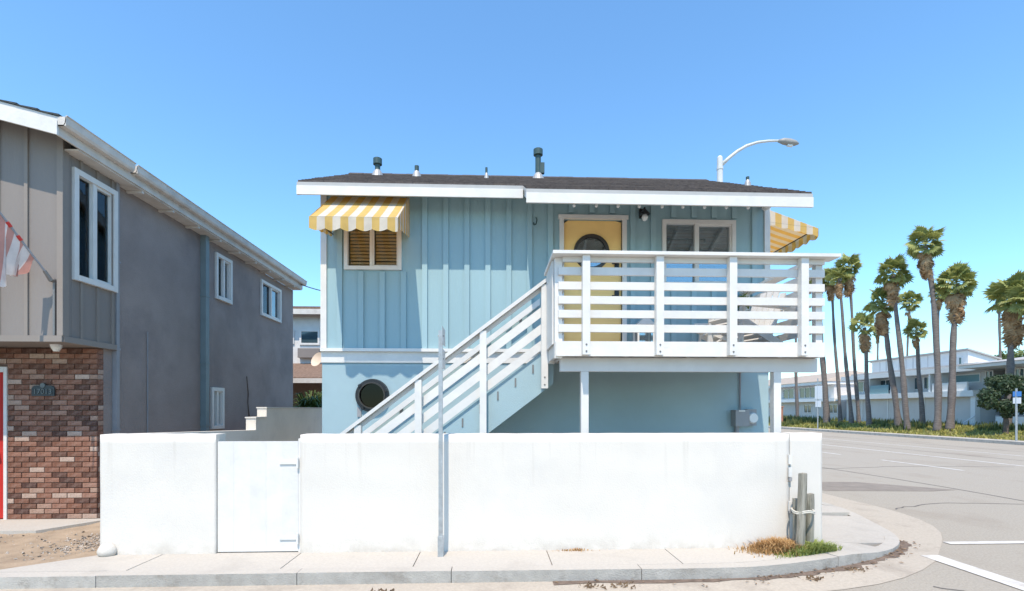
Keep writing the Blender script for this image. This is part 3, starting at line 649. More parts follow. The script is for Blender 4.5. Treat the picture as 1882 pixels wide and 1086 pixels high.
# ---------------------------------------------------------------- awnings
def awning(label, fmap, a0, a1, ztop, zbar, proj, val=.19):
    c = fmap((a0 + a1) / 2, 0, zbar); t = thing('awning', c, label, 'awning', 'yellow and white striped awnings')
    def sheet(name, grid, uvs, mt='awning'):
        m_ = MB(); nr, nc = len(grid), len(grid[0]); m_.uv = []
        for r_, ur in zip(grid, uvs): m_.v += [tuple(p) for p in r_]; m_.uv += ur
        m_.f = [(i * nc + j, i * nc + j + 1, (i + 1) * nc + j + 1, (i + 1) * nc + j) for i in range(nr - 1) for j in range(nc - 1)]
        return m_.build(name, mt, t, recalc=False)
    n = 48; per = .21
    def pt(a, d, z): return fmap(a, d, z)
    gr, uv = [], []
    for i in range(7):
        s_ = i / 6; sag = -.02 * math.sin(math.pi * s_)
        gr.append([pt(a0 + (a1 - a0) * j / n, .02 + (proj - .02) * s_, ztop + (zbar - ztop) * s_ + sag) for j in range(n + 1)]); uv.append([((a1 - a0) * j / n, s_) for j in range(n + 1)])
    sheet('canopy', gr, uv)
    gr, uv = [], []; n2 = 96
    for i in range(5):
        s_ = i / 4
        row, ur = [], []
        for j in range(n2 + 1):
            u_ = (a1 - a0) * j / n2; sc_ = .035 * abs(math.sin(math.pi * u_ / per)); row.append(pt(a0 + u_, proj + .006 + .012 * s_ * math.sin(u_ * 21), zbar - (val - .035 + sc_) * s_)); ur.append((u_, s_))
        gr.append(row); uv.append(ur)
    sheet('valance', gr, uv)
    for a in (a0, a1):
        gr, uv = [], []; n3 = 30
        for i in range(4):
            s_ = i / 3; row, ur = [], []
            for j in range(n3 + 1):
                d = .02 + (proj - .02) * j / n3; zt = ztop + (zbar - ztop) * j / n3; zb = zbar + .10 * (1 - j / n3)
                row.append(pt(a, d, zt + (zb - zt) * s_)); ur.append((d, s_))
            gr.append(row); uv.append(ur)
        sheet('wing', gr, uv)
        gr, uv = [], []
        for i in range(3):
            s_ = i / 2; row, ur = [], []
            for j in range(n3 + 1):
                d = .02 + (proj - .02) * j / n3; row.append(pt(a, d, zbar + .10 * (1 - j / n3) - .002 - (.02 + .02 * abs(math.sin(math.pi * d / per)) + .10 * j / n3) * s_)); ur.append((d, s_))
            gr.append(row); uv.append(ur)
        sheet('side_valance', gr, uv)
    fr = MB()
    for a in (a0 + .015, a1 - .015): fr.tube([pt(a, .02, zbar + .10), pt(a, proj - .01, zbar)], .010, 6)
    fr.tube([pt(a0 + .015, proj - .012, zbar), pt(a1 - .015, proj - .012, zbar)], .010, 6)
    fr.build('frame', 'dark_ring', t)
    return t
AP = 1.0; ya = FY - AP
awning('yellow striped awning over the window with brown blinds', fm, PY(568, 400, ya).x, PY(731, 400, ya).x, ZT - .10, PY(650, 399, ya).z, AP)
sm_ = lambda a, d, z: (HX1 + d, a, z)
awning('yellow striped awning on the side wall facing the palms', sm_, FY + .16, FY + 1.75, ZT - .10, PY(1480, 419, FY + .16).z, .93, .16)

# ---------------------------------------------------------------- deck
DY = 5.98; DX0, DX1 = PY(1022, 600, DY).x, PY(1516, 600, DY).x
deck = thing('balcony_deck', ((DX0 + DX1) / 2, DY + .9, .12), 'white balcony deck with slatted railing outside the yellow door', 'deck')
zd = lambda yy, x=1270: PY(x, yy, DY).z
ztop, zrt, zrb = zd(468), zd(628), zd(655)
# floor boards
nb = 14; wdt = (FY - .03 - DY - .05) / nb
me = None
for i in range(nb):
    y0 = DY + .05 + wdt * i
    if me is None: o = MB().box(DX0 + .03, DX1 - .03, y0 + .004, y0 + wdt - .004, zrt - .06, zrt - .025).build('deck_board', 'deckwood', deck); me = o.data
    else: link('deck_board', me, deck, loc=(0, wdt * i, 0))
me = None; nj = 9
for i in range(nj):
    dx = (DX1 - DX0 - .2) / (nj - 1) * i
    if me is None: o = MB().box(DX0 + .08, DX0 + .12, DY + .07, FY - .06, zrb + .005, zrt - .062).build('joist', 'offwhite_trim', deck); me = o.data
    else: link('joist', me, deck, loc=(dx, 0, 0))
bx('rim_board', 'white', deck, DX0, DX1, DY, DY + .04, zrb, zrt)
bx('rim_board', 'white', deck, DX1 - .04, DX1, DY + .042, FY - .05, zrb, zrt)
bx('rim_board', 'white', deck, DX0, DX0 + .04, DY + .042, FY - .05, zrb, zrt)
BMY = DY + .16
bmz = PY(1270, 683, BMY).z
bx('beam', 'offwhite_trim', deck, PY(1030, 670, BMY).x, PY(1502, 670, BMY).x, BMY, BMY + .09, bmz, zrb - .003)
for p in (1075, 1429):
    x = PY(p, 740, BMY).x; bx('support_post', 'white', deck, x - .046, x + .046, BMY + .0, BMY + .09, .116, bmz - .002)
SY = 6.86                                                          # plane of the stair railing / back end of the deck's short side rail
posts = [PY(p, 560, DY - .05).x for p in (1077, 1212, 1346, 1477)]
for x in posts:
    p = bx('rail_post', 'white', deck, x - .045, x + .045, DY - .082, DY - .002, zrb + .01, ztop - .04)
    for z in (zrb + .05, zrb + .13):
        MB().tube([(x, DY - .082, z), (x, DY - .09, z)], [.012, .009], 8).build('bolt', 'bolt', p)
bx('corner_post', 'white', deck, DX0 - .01, DX0 + .08, DY + .042, DY + .132, zrb - .02, ztop - .04)
bx('corner_post', 'white', deck, DX0 - .01, DX0 + .08, SY - .10, SY - .01, zrb - .02, ztop - .04)
bx('corner_post', 'white', deck, DX1 - .085, DX1 - .002, FY - .16, FY - .075, zrt, ztop - .04)
bx('corner_post', 'white', deck, DX1 - .085, DX1 - .002, DY + .042, DY + .12, zrt, ztop - .04)
# cap rail
bx('cap_rail', 'white', deck, DX0 - .05, DX1 + .12, DY - .12, DY + .10, ztop - .038, ztop)
bx('cap_rail', 'white', deck, DX0 - .05, DX0 + .14, DY + .102, SY + .02, ztop - .038, ztop)
bx('cap_rail', 'white', deck, DX1 - .12, DX1 + .06, DY + .102, FY - .06, ztop - .038, ztop)
bx('under_rail', 'white', deck, DX0 + .08, DX1 - .0, DY + .0, DY + .035, ztop - .10, ztop - .040)
for yy in (500, 526.5, 552.5, 578, 604):
    z = zd(yy); h = .046
    bx('rail_board', 'white', deck, DX0 + .03, DX1 - .0, DY + .002, DY + .038, z - h, z + h)
    bx('rail_board', 'white', deck, DX1 - .122, DX1 - .088, DY + .12, FY - .17, z - h, z + h)
    bx('rail_board', 'white', deck, DX0 + .081, DX0 + .115, DY + .14, SY - .02, z - h, z + h)
bx('side_panel', 'white', deck, DX0 - .03, DX0 - .012, DY + .14, SY - .1, zrt - .02, ztop - .05)

# ---------------------------------------------------------------- staircase
stair = thing('staircase', (-.8, SY + .5, .12), 'white railed staircase climbing along the blue wall to the deck', 'staircase')
sy = lambda x, y: PY(x, y, SY)
h0, h1 = sy(560, 851.3), sy(1004, 516.5)
sdir = (h1 - h0); slope = sdir.z / sdir.x
zh = lambda x: h1.z + slope * (x - h1.x)
def sboard(name, off, hgt, y0, y1, m_, x0=None, x1=None):
    x0 = h0.x if x0 is None else x0; x1 = h1.x if x1 is None else x1
    return MB().prism([(x0, y0, zh(x0) + off - hgt / 2), (x1, y0, zh(x1) + off - hgt / 2), (x1, y0, zh(x1) + off + hgt / 2), (x0, y0, zh(x0) + off + hgt / 2)], (0, y1 - y0, 0)).build(name, m_, stair)
sboard('handrail', 0, .055, SY - .10, SY + .06, 'white')
sboard('under_rail', -.062, .06, SY - .01, SY + .025, 'white')
mpx = 1 / 135.0
for off in (-50, -81, -111): sboard('rail_board', off * mpx, .135, SY + .0, SY + .036, 'white')
for p, yb in ((1000, 714), (888, 830), (770, 905), (660, 960)):
    x = sy(p, 700).x; zt = zh(x) - .04; zb = max(.12, sy(p, yb).z)
    o = bx('rail_post', 'white', stair, x - .045, x + .045, SY - .085, SY - .002, zb, zt)
    for z in (zb + .05, zb + .15):
        MB().tube([(x, SY - .085, z), (x, SY - .093, z)], [.012, .009], 8).build('bolt', 'bolt', o)
st_t, st_b = -124 * mpx, -199 * mpx
xs0 = h1.x + .10
for ys, nm in ((SY + .038, 'stringer'), (FY - .075, 'stringer')):
    xe = h1.x - (h1.z + st_t - .12) / slope
    MB().prism([(xe, ys, .118), (xe + (st_t - st_b) / slope, ys, .118), (xs0 + .0, ys, zh(xs0) + st_b), (xs0, ys, zh(xs0) + st_t), ], (0, .04, 0)).build(nm, 'blue_stucco', stair)
nr_ = 12; top = zrt - .03; rise = (top - .12) / (nr_ + 1)
for i in range(nr_):
    z = top - rise * (i + 1); x1 = DX0 - .001 - rise / slope * i; x0 = x1 - rise / slope - .02
    if z < .2: break
    td = bx('tread', 'deckwood', stair, x0, x1, SY + .08, FY - .08, z - .035, z)
    bx('added_riser', 'white', stair, x1 - .018, x1 - .001, SY + .082, FY - .082, z + .001, z + rise - .037)  # boards added to close the stair gaps against a sliver of sunlight
    bx('cleat', 'bolt', td, x0 + .05, x0 + .072, SY + .030, SY + .0378, z - .11, z + .01)
# inner handrail on the wall side
MB().prism([(h0.x, FY - .13, zh(h0.x) - .13), (h1.x, FY - .13, zh(h1.x) - .13), (h1.x, FY - .13, zh(h1.x) - .03), (h0.x, FY - .13, zh(h0.x) - .03)], (0, .045, 0)).build('wall_rail', 'white', stair)
for k in range(5):
    x = h0.x + (h1.x - h0.x) * (.15 + .19 * k); bx('rail_bracket', 'bolt', stair, x - .02, x + .02, FY - .084, FY - .024, zh(x) - .20, zh(x) - .09)

# ---------------------------------------------------------------- things on the deck and under the eave
DZ = zrt - .025
def deck_chair(x, y, rz, label):
    t = thing('deck_chair', (x, y, DZ), label, 'chair', 'white slatted chairs on the deck'); t.rotation_euler.z = rz
    for s_ in (-1, 1):
        MB().beam((s_ * .27, -.36, 0), (s_ * .27, -.33, .52), .07, .025, (0, 1, 0)).build('leg', 'white', t, local=True)
        MB().beam((s_ * .25, -.34, .36), (s_ * .25, .42, .02), .025, .10).build('leg', 'white', t, local=True)
        MB().box(s_ * .33 - .06, s_ * .33 + .06, -.42, .34, .525, .545).build('armrest', 'white', t, local=True)
    me = None
    for k in range(6):
        p0 = Vector((0, -.36 + .105 * k, .385 - .05 * k))
        if me is None: me = MB().box(-.25, .25, -.045, .045, -.01, .01).build('seat_slat', 'white', t, local=True); me.location = p0; me.rotation_euler.x = R(-24); me = me.data
        else: link('seat_slat', me, t, True, p0, (R(-24), 0, 0))
    for k in range(5):
        xx = -.20 + .10 * k; hgt = .72 - .04 * abs(k - 2) ** 1.5
        MB().beam((xx * .85, .20, .12), (xx * 1.15, .20 + hgt * .34, .14 + hgt), .085, .018, (0, 1, .3)).build('back_slat', 'white', t, local=True)
    MB().box(-.27, .27, .345, .37, .44, .52).build('back_brace', 'white', t, local=True)
    return t
deck_chair(3.52, 7.38, R(-100), 'white slatted chair on the deck beside the house corner')
deck_chair(3.40, 6.62, R(-72), 'white slatted chair on the deck against the outer side railing')
lt = thing('lantern', (px(1175), FY - .22, DZ), 'white framed lantern with grey panes on the deck beside the yellow door', 'lantern')
X0, X1, Z0, Z1 = px(1160), px(1190), DZ, DZ + .50; LYf, LYb = FY - .36, FY - .10
for xx in (X0, X1 - .025):
    for yy in (LYf, LYb - .025): MB().box(xx, xx + .025, yy, yy + .025, Z0 + .031, Z1).build('corner_post', 'white', lt)
MB().box(X0 - .01, X1 + .01, LYf - .01, LYb + .01, Z0, Z0 + .03).build('base', 'white', lt)
MB().prism([(X0 - .015, LYf - .01, Z1), (X1 + .015, LYf - .01, Z1), ((X0 + X1) / 2 + .03, LYf - .01, Z1 + .1), ((X0 + X1) / 2 - .03, LYf - .01, Z1 + .1)], (0, LYb - LYf + .02, 0)).build('lid', 'white', lt)
MB().box(X0 + .026, X1 - .026, LYf + .008, LYf + .012, Z0 + .031, Z1 - .001).build('pane', 'glass_b', lt)
MB().box(X0 + .026, X1 - .026, LYb - .014, LYb - .010, Z0 + .031, Z1 - .001).build('pane', 'iron', lt)
pl = thing('potted_plant', (3.86, 7.62, DZ), 'small yellow green plant in a clay pot on the deck by the awning', 'potted plant')
MB().tube([(3.86, 7.62, DZ), (3.86, 7.62, DZ + .26), (3.86, 7.62, DZ + .30)], [.10, .15, .16], 16).build('pot', 'tank', pl)
MB().tube([(3.86, 7.62, DZ + .28), (3.85, 7.62, DZ + .75)], [.015, .01], 6).build('stem', 'bark', pl)
lm = MB()
for i in range(110):
    d = Vector((random.gauss(0, 1), random.gauss(0, 1), random.gauss(0, .8))).normalized() * random.uniform(.02, .17); c = Vector((3.86, 7.62, DZ + .86)) + d
    a = Vector((random.gauss(0, 1), random.gauss(0, 1), random.gauss(0, 1))).normalized(); b = a.orthogonal().normalized()
    lm.add([c, c + a * .05 + b * .02, c + a * .11, c + a * .05 - b * .02], [(0, 1, 2, 3)])
lm.build('foliage', 'leaf_yel', pl, recalc=False)
# string lights
sl_ = thing('string_lights', (2.4, E2 + .35, 4.5), 'string of small white bulbs hanging under the eave above the yellow door', 'string lights')
yb = E2 + .42
bp_ = [PY(p, 377 + (p - 1055) * .012, yb) for p in (1055, 1096, 1136, 1175, 1217, 1255, 1295, 1335, 1375)]
path = []
for a, b in zip(bp_, bp_[1:]):
    for k in range(6): q = a.lerp(b, k / 6); q.z += .045 - .02 * math.sin(math.pi * k / 6); path.append(q)
path.append(bp_[-1] + Vector((0, 0, .045)))
MB().tube(path, .005, 5).build('cable', 'black', sl_)
me = None
for p in bp_:
    if me is None:
        me = MB().tube([(0, 0, .045), (0, 0, .02), (0, 0, .005), (0, 0, -.018), (0, 0, -.03)], [.010, .012, .024, .022, .006], 10).build('bulb', 'bulb', sl_, smooth=True); me.location = p; me = me.data
    else: link('bulb', me, sl_, loc=p)
# wall lantern, floodlight, hook
lx, lz = px(1180), pz(395, 1180)
wlx = thing('wall_lantern', (lx, FY - .1, lz), 'black wall lantern with a clear bulb beside the yellow door', 'wall lamp')
MB().box(lx - .05, lx + .05, FY - .05, FY - .001, lz - .06, lz + .08).build('back_plate', 'black', wlx)
MB().tube([(lx, FY - .05, lz + .05), (lx, FY - .14, lz + .06), (lx, FY - .14, lz - .02)], [.014] * 3, 8).build('arm', 'black', wlx)
MB().tube([(lx, FY - .14, lz + .03), (lx, FY - .14, lz - .03), (lx, FY - .14, lz - .05)], [.025, .075, .08], 16).build('shade', 'black', wlx)
MB().tube([(lx, FY - .14, lz - .05), (lx, FY - .14, lz - .09), (lx, FY - .14, lz - .13), (lx, FY - .14, lz - .15)], [.035, .05, .04, .01], 14).build('bulb', 'bulb', wlx, smooth=True)
fx, fz = px(1400), pz(384, 1400)
fl = thing('security_camera', (fx, FY - .1, fz), 'small white security camera under the eave at the house corner', 'camera')
MB().box(fx - .05, fx + .03, FY - .06, FY - .001, fz + .03, fz + .09).build('mount', 'black', fl)
MB().tube([(fx, FY - .05, fz), (fx, FY - .10, fz - .01), (fx, FY - .19, fz - .02)], [.03, .055, .055], 16).build('body', 'white', fl)
MB().tube([(fx, FY - .188, fz - .02), (fx, FY - .195, fz - .021)], .025, 12).build('lens', 'black', fl)
hk = MB().tube([PY(985, 400, FY - .03), PY(987, 404, FY - .09), PY(985, 412, FY - .10), PY(981, 413, FY - .06), PY(981, 409, FY - .02)], .010, 6).build('wall_hook', 'vent')
tag(hk, 'small dark metal hook on the blue boards left of the yellow door', 'hook')

# ================================================================== white garden wall
WX = lambda p, y=900: PY(p, y, WY).x
WTOP = PY(1000, 798, WY).z
gw = thing('garden_wall', (.8, WY + .1, SW), 'long white stucco garden wall in front of the blue house', 'wall')
def stucco_slab(x0, x1, y0, y1, z0, z1, parent, nx=60, nz=14, amp=.006):
    bm = bmesh.new(); nz_ = nz
    vv = [[bm.verts.new((x0 + (x1 - x0) * i / nx, y0 + amp * mn.noise(Vector((x0 + (x1 - x0) * i / nx * 1.0, 0, j * .35))) + (.012 * max(0, 1 - j / 2) * (1 + mn.noise(Vector((i * .4, 3, 0)))) ) * -1,
        z0 + (z1 - z0) * j / nz_ + (.004 * mn.noise(Vector((i * .2, 7, 1))) if j == nz_ else 0))) for i in range(nx + 1)] for j in range(nz_ + 1)]
    for j in range(nz_):
        for i in range(nx): bm.faces.new((vv[j][i], vv[j][i + 1], vv[j + 1][i + 1], vv[j + 1][i]))
    tops = [bm.verts.new((v.co.x, y1, v.co.z + .003)) for v in vv[-1]]; bots = [bm.verts.new((x0 + (x1 - x0) * i / nx, y1, z0)) for i in (0, nx)]
    for i in range(nx): bm.faces.new((vv[-1][i], vv[-1][i + 1], tops[i + 1], tops[i]))
    bm.faces.new([vv[j][0] for j in range(nz_, -1, -1)] + [bots[0], tops[0]]); bm.faces.new([vv[j][nx] for j in range(nz_ + 1)] + [tops[-1], bots[1]])
    bm.faces.new([bots[1]] + tops[::-1] + [bots[0]])
    bmesh.ops.recalc_face_normals(bm, faces=bm.faces)
    me = bpy.data.meshes.new('wall_panel'); bm.to_mesh(me); bm.free(); me.materials.append(M['white_stucco'])
    for p in me.polygons: p.use_smooth = abs(p.normal.y) > .8
    return link('wall_panel', me, parent)
xj = WX(1451)
stucco_slab(WX(552), xj - .004, WY, WY + .20, .09, WTOP, gw, 120)
stucco_slab(xj + .004, WX(1511), WY + .004, WY + .20, .09, WTOP + .004, gw, 16)
for yy in (845, 868, 930):                                   # small painted clips over the joint
    z = PY(1451, yy, WY).z; bx('clip', 'white', gw, xj - .022, xj + .014, WY - .03, WY - .006, z - .05, z + .06)
for yy in (876, 934):
    z = PY(1451, yy, WY).z; bx('anchor', 'iron', gw, xj - .018, xj + .012, WY - .032, WY - .006, z - .05, z - .005)
gw2 = thing('garden_wall', (-3.7, WY + .1, SW), 'short white stucco wall between the brick house and the garden gate', 'wall')
stucco_slab(WX(184), WX(398) - .004, WY, WY + .20, .09, PY(300, 798.5, WY).z, gw2, 40)
lump = MB(); c = Vector((WX(197) + .02, WY - .03, SW + .05))
for i in range(9):
    for j in range(14):
        a = math.pi * i / 8; b = 2 * math.pi * j / 14; r = .085 * (1 + .15 * mn.noise(Vector((i * .5, math.cos(b), math.sin(b)))))
        lump.v.append(tuple(c + Vector((r * 1.1 * math.sin(a) * math.cos(b), r * .8 * math.sin(a) * math.sin(b), r * math.cos(a)))))
lump.f = [(i * 14 + j, i * 14 + (j + 1) % 14, (i + 1) * 14 + (j + 1) % 14, (i + 1) * 14 + j) for i in range(8) for j in range(14)]
tag(lump.build('painted_rock', 'white_stucco', smooth=True), 'round white painted rock at the foot of the short white wall', 'rock')
rk = MB(); c = Vector((WX(197) - .22, WY + .42, SW + .06))
for i in range(9):
    for j in range(14):
        a = math.pi * i / 8; b = 2 * math.pi * j / 14; r = .11 * (1 + .45 * mn.noise(Vector((math.cos(a) * 1.5, math.sin(a) * math.cos(b) * 1.5, math.sin(a) * math.sin(b) * 1.5 + 4))))
        rk.v.append(tuple(c + Vector((r * 1.35 * math.sin(a) * math.cos(b), r * math.sin(a) * math.sin(b), r * .8 * math.cos(a)))))
rk.f = [(i * 14 + j, i * 14 + (j + 1) % 14, (i + 1) * 14 + (j + 1) % 14, (i + 1) * 14 + j) for i in range(8) for j in range(14)]
tag(rk.build('dark_rock', mat('dark_stone', (.075, .068, .062), .9, .3, 14, .6, 40), smooth=True), 'dark rough rock on the gravel at the brick wall corner', 'rock')
# gate
GZ = PY(470, 811, WY + .03).z; gx0, gx1 = WX(398) + .002, WX(547)
gate = thing('garden_gate', ((gx0 + gx1) / 2, WY + .05, SW), 'plain white garden gate with strap hinges in the white wall', 'gate')
nbd = 5
for i in range(nbd):
    a = gx0 + (gx1 - gx0) * i / nbd; b = gx0 + (gx1 - gx0) * (i + 1) / nbd
    bx('gate_board', 'white', gate, a + .0003, b - .0003, WY + .018 + (.001 if i % 2 else 0), WY + .055, SW + .012, GZ)
for yy in (851, 990):
    z = PY(540, yy, WY).z; bx('strap_hinge', 'white', gate, WX(513), WX(546), WY + .004, WY + .0165, z - .012, z + .022)
    MB().tube([(WX(547), WY - .008, z - .055), (WX(547), WY - .008, z + .065)], .014, 8).build('hinge_pin', 'white', gate)
bx('hinge_post', 'white', gate, WX(547) + .004, WX(552) - .004, WY + .012, WY + .1, SW, PY(549, 806, WY).z)
# boundary wall running back along the side of the yard
bw = thing('boundary_wall', (WX(184) + .1, 9, SW), 'stepped beige boundary wall running back between the two houses', 'wall')
M['bwall'] = mat('beige_wall', (.74, .68, .60), .9, .07, 1.4, .3, 60, dirt=(.52, .47, .42), dscale=1.2, damt=.5)
bx0 = WX(184) + .005
ys1 = 9.0
MB().prism([(bx0, WY + .205, .05), (bx0, ys1, .05), (bx0, ys1, PX(455, 790, bx0).z), (bx0, WY + .205, PY(190, 799, WY).z)], (.17, 0, 0)).build('wall_panel', 'bwall', bw)
zs = [1.52, 1.75]
bx('wall_panel', 'bwall', bw, bx0, bx0 + .17, ys1 + .002, ys1 + .42, .05, 1.56)
bx('wall_panel', 'bwall', bw, bx0, bx0 + .17, ys1 + .422, 30, .05, 1.735)
bx('cap', 'white_stucco', bw, bx0 - .012, bx0 + .182, ys1 - .012, ys1 + .40, 1.562, 1.585); bx('cap', 'white_stucco', bw, bx0 - .012, bx0 + .182, ys1 + .41, 30, 1.737, 1.76)

# ================================================================== grey house
SX = -5.63; BRY = 7.43; UY = 6.79; YEND = 14.4
gh = thing('grey_house', (-8, 9, .1), 'grey two storey house with brick ground floor and white gutter', 'house')
xm = lambda a, d, z: (SX + d, a, z)                              # side wall facing +X
ym = lambda a, d, z: (a, UY - d, z)
OZ = 2.66; EZ = 5.22
def sw_(x0, x1, y0, y1, X=SX):
    a, b = PX(x0, 500, X).y, PX(x1, 500, X).y; z1 = PX(x0, y0, X).z; z0 = PX(x0, y1, X).z; return (a, b, z0, z1)
w1 = sw_(128, 203, 312, 510); w2 = sw_(396, 423, 466, 546); w3 = sw_(479, 514, 515, 577); w4 = sw_(388, 408, 714, 786)
WTG = 5.088
PT = PX(212, 500, SX + .05).y                                   # where the boarded bay ends
xb = lambda a, d, z: (SX + .05 + d, a, z)
wall_build(wallgrid(MB(), xb, UY + .141, PT, OZ, WTG, [w1], -.16, 0), 'bay_wall', 'grey_board', gh)
wall_build(wallgrid(MB(), xm, PT + .001, YEND, .05, WTG, [w2, w3, w4], -.16, 0), 'side_wall', 'grey_stucco', gh)
bx('lower_side_wall', 'grey_stucco', gh, SX - .16, SX, BRY + .12, PT, .05, OZ - .002)
FWZ = lambda x: 5.305 + (SX + .28 - x) * .25 - .03
MB().prism([(-13.5, UY, OZ), (SX + .049, UY, OZ), (SX + .049, UY, FWZ(SX + .049)), (-9.5, UY, FWZ(-9.5)), (-13.5, UY, FWZ(-9.5) - 1.0)], (0, .14, 0)).build('front_wall', 'grey_board', gh)
bx('bay_floor', 'grey_board', gh, -13.5, SX + .05, UY + .0, PT, OZ - .06, OZ - .002)
bx('belt_trim', 'grey_batten', gh, -13.5, SX + .065, UY - .03, UY - .001, OZ - .065, OZ + .015); bx('belt_trim', 'grey_batten', gh, SX + .051, SX + .075, UY - .0, PT, OZ - .065, OZ + .012)
bx('back_wall', 'grey_stucco', gh, -13.5, SX, YEND, YEND + .14, .05, WTG); bx('partition', 'room', gh, SX - 1.7, SX - 1.6, UY + .15, YEND, .1, WTG)
bx('interior_wall', 'mortar', gh, -13.5, SX - .165, BRY + .12, BRY + .2, .05, OZ - .062)
bx('interior_floor', 'room', gh, -13.4, SX - .17, BRY + .3, YEND - .01, 2.45, 2.55)
# battens: front face
fx_ = [PY(p, 500, UY).x for p in (50, 103)]
stp = fx_[1] - fx_[0]
for k in range(-6, 1):
    x = fx_[0] + stp * k; MB().box(x - .022, x + .022, UY - .022, UY - .0005, OZ + .016, FWZ(x + .03)).build('batten', 'grey_batten', gh)
bx('corner_board', 'grey_batten', gh, SX - .0, SX + .075, UY - .026, UY - .001, OZ + .016, FWZ(SX + .08)); bx('corner_board', 'grey_batten', gh, SX + .0505, SX + .074, UY + .001, UY + .075, OZ + .014, WTG)
for p in (148, 178, 205):
    y = PX(p, 500, SX + .05).y
    for (z0, z1) in ([(OZ + .014, WTG)] if p > 204 else [(OZ + .014, w1[2] - .04), (w1[3] + .04, WTG)]):
        MB().box(SX + .0505, SX + .072, y - .02, y + .02, z0, z1).build('batten', 'grey_batten', gh)
window(gh, xb, *w1, fw=.075, split=.45, gms=('glass', 'glass'))
cu = MB()
for k in range(18):
    a = w1[0] + (w1[1] - w1[0]) * (.52 + .44 * k / 18)
    if 7 <= k <= 10: continue
    cu.wb(xb, a, a + .028, -.068 - .02 * (k % 2), -.064 - .02 * (k % 2), w1[2] + .02, w1[3] - .05)
cu.build('curtain', 'curtain', gh); MB().wb(xb, w1[0] + .6 * (w1[1] - w1[0]), w1[0] + .74 * (w1[1] - w1[0]), -.118, -.114, w1[2], w1[2] + .7).build('curtain', 'curtain_o', gh)
window(gh, xm, *w2, fw=.07, gms=('glass', 'glass_b')); window(gh, xm, *w3, fw=.07, gms=('glass', 'glass_b')); window(gh, xm, *w4, fw=.07, gms=('glass_b', 'glass'))
# brick front
DXR = PY(15, 800, BRY).x; dtop = PY(8, 676, BRY).z
brick_wall = MB(); wallgrid(brick_wall, lambda a, d, z: (a, BRY - d, z), -9.6, SX, .10, OZ - .062, [(-7.90, DXR - .0, .0, dtop + .02)], -.115, -.012)
bwo = wall_build(brick_wall, 'brick_wall', 'mortar', gh)
LB, HB, J = .198, .064, .0095
bmesh_cache = {}
def brick(x0, x1, z, name='brick'):
    l = round(x1 - x0, 3); key = l
    if key not in bmesh_cache:
        b = MB(); e = .004; x, h, d = l / 2, HB / 2, .03
        b.add([(-x, 0, -h), (x, 0, -h), (x, 0, h), (-x, 0, h), (-x, -d + e, -h), (x, -d + e, -h), (x, -d + e, h), (-x, -d + e, h), (-x + e, -d, -h + e), (x - e, -d, -h + e), (x - e, -d, h - e), (-x + e, -d, h - e)],
            [(8, 9, 10, 11), (4, 5, 9, 8), (5, 6, 10, 9), (6, 7, 11, 10), (7, 4, 8, 11), (0, 1, 5, 4), (1, 2, 6, 5), (2, 3, 7, 6), (3, 0, 4, 7)])
        me = bpy.data.meshes.new('brick'); me.from_pydata(b.v, [], b.f); me.materials.append(M['brick']); bmesh_cache[key] = me
    return link(name, bmesh_cache[key], bwo, loc=((x0 + x1) / 2, BRY + .02 + random.uniform(-.003, .003), z + HB / 2), rot=(0, random.uniform(-.006, .006), random.uniform(-.006, .006)))
z = .165; row = 0
while z + HB < OZ - .06:
    left = DXR + .0 if z < dtop + .02 else -7.35
    x = SX + .004; first = True
    while x > left + .03:
        l = LB if not (first and row % 2) else LB / 2 - .005
        l = min(l, x - left); 
        if l > .04: brick(x - l, x, z)
        x -= l + J; first = False
    z += HB + J; row += 1
# bricks return on the corner side
for r_ in range(row):
    o = brick(0, .09 if r_ % 2 else .10, .165 + r_ * (HB + J)); o.rotation_euler = (0, 0, R(90)); o.location = (SX - .022, BRY + .065, .165 + r_ * (HB + J) + HB / 2)
# red door
rdx1 = DXR - .10
bx('door_frame', 'white', gh, DXR - .048, DXR - .004, BRY - .02, BRY + .1, .16, dtop + .015); bx('door_frame', 'white', gh, -7.9, DXR - .05, BRY - .02, BRY + .1, dtop - .06, dtop + .015)
rd = bx('door', 'red', gh, -7.85, DXR - .05, BRY + .02, BRY + .07, .17, dtop - .062)
for k in range(3): bx('door_panel', 'red', rd, -7.7, DXR - .22, BRY + .008, BRY + .0195, .35 + k * .65, .85 + k * .65)
MB().tube([(DXR - .15, BRY + .02, 1.1), (DXR - .15, BRY - .05, 1.1)], [.02, .03], 10).build('knob', 'flash', rd)
# roof
RX = SX + .28; SLG = .25
gr_ = MB()
yr0, yr1 = 6.46, YEND + .12
zg = lambda x: EZ + .085 + (RX - x) * SLG
gr_.prism([(RX, yr0, zg(RX) - .02), (-9.5, yr0, zg(-9.5) - .02), (-13.6, yr0, zg(-9.5) - 1.05), (-13.6, yr0, zg(-9.5) - 1.0), (-9.5, yr0, zg(-9.5) + .03), (RX, yr0, zg(RX) + .03)], (0, yr1 - yr0, 0))
gro = gr_.build('roof', 'shingle_grey', gh)
for k in range(16):
    x = RX - .25 * k; MB().prism([(x + .02, yr0 - .03, zg(x) + .03), (x - .25, yr0 - .03, zg(x - .25) + .031), (x - .25, yr0 - .03, zg(x - .25) + .04), (x + .02, yr0 - .03, zg(x) + .055)], (0, yr1 - yr0 + .04, 0)).build('shingle_course', 'shingle_grey', gro)
MB().prism([(RX, yr0 - .03, zg(RX) - .20), (-9.5, yr0 - .03, zg(-9.5) - .20), (-9.5, yr0 - .03, zg(-9.5) - .025), (RX, yr0 - .03, zg(RX) - .025)], (0, .028, 0)).build('rake_board', 'white', gh)
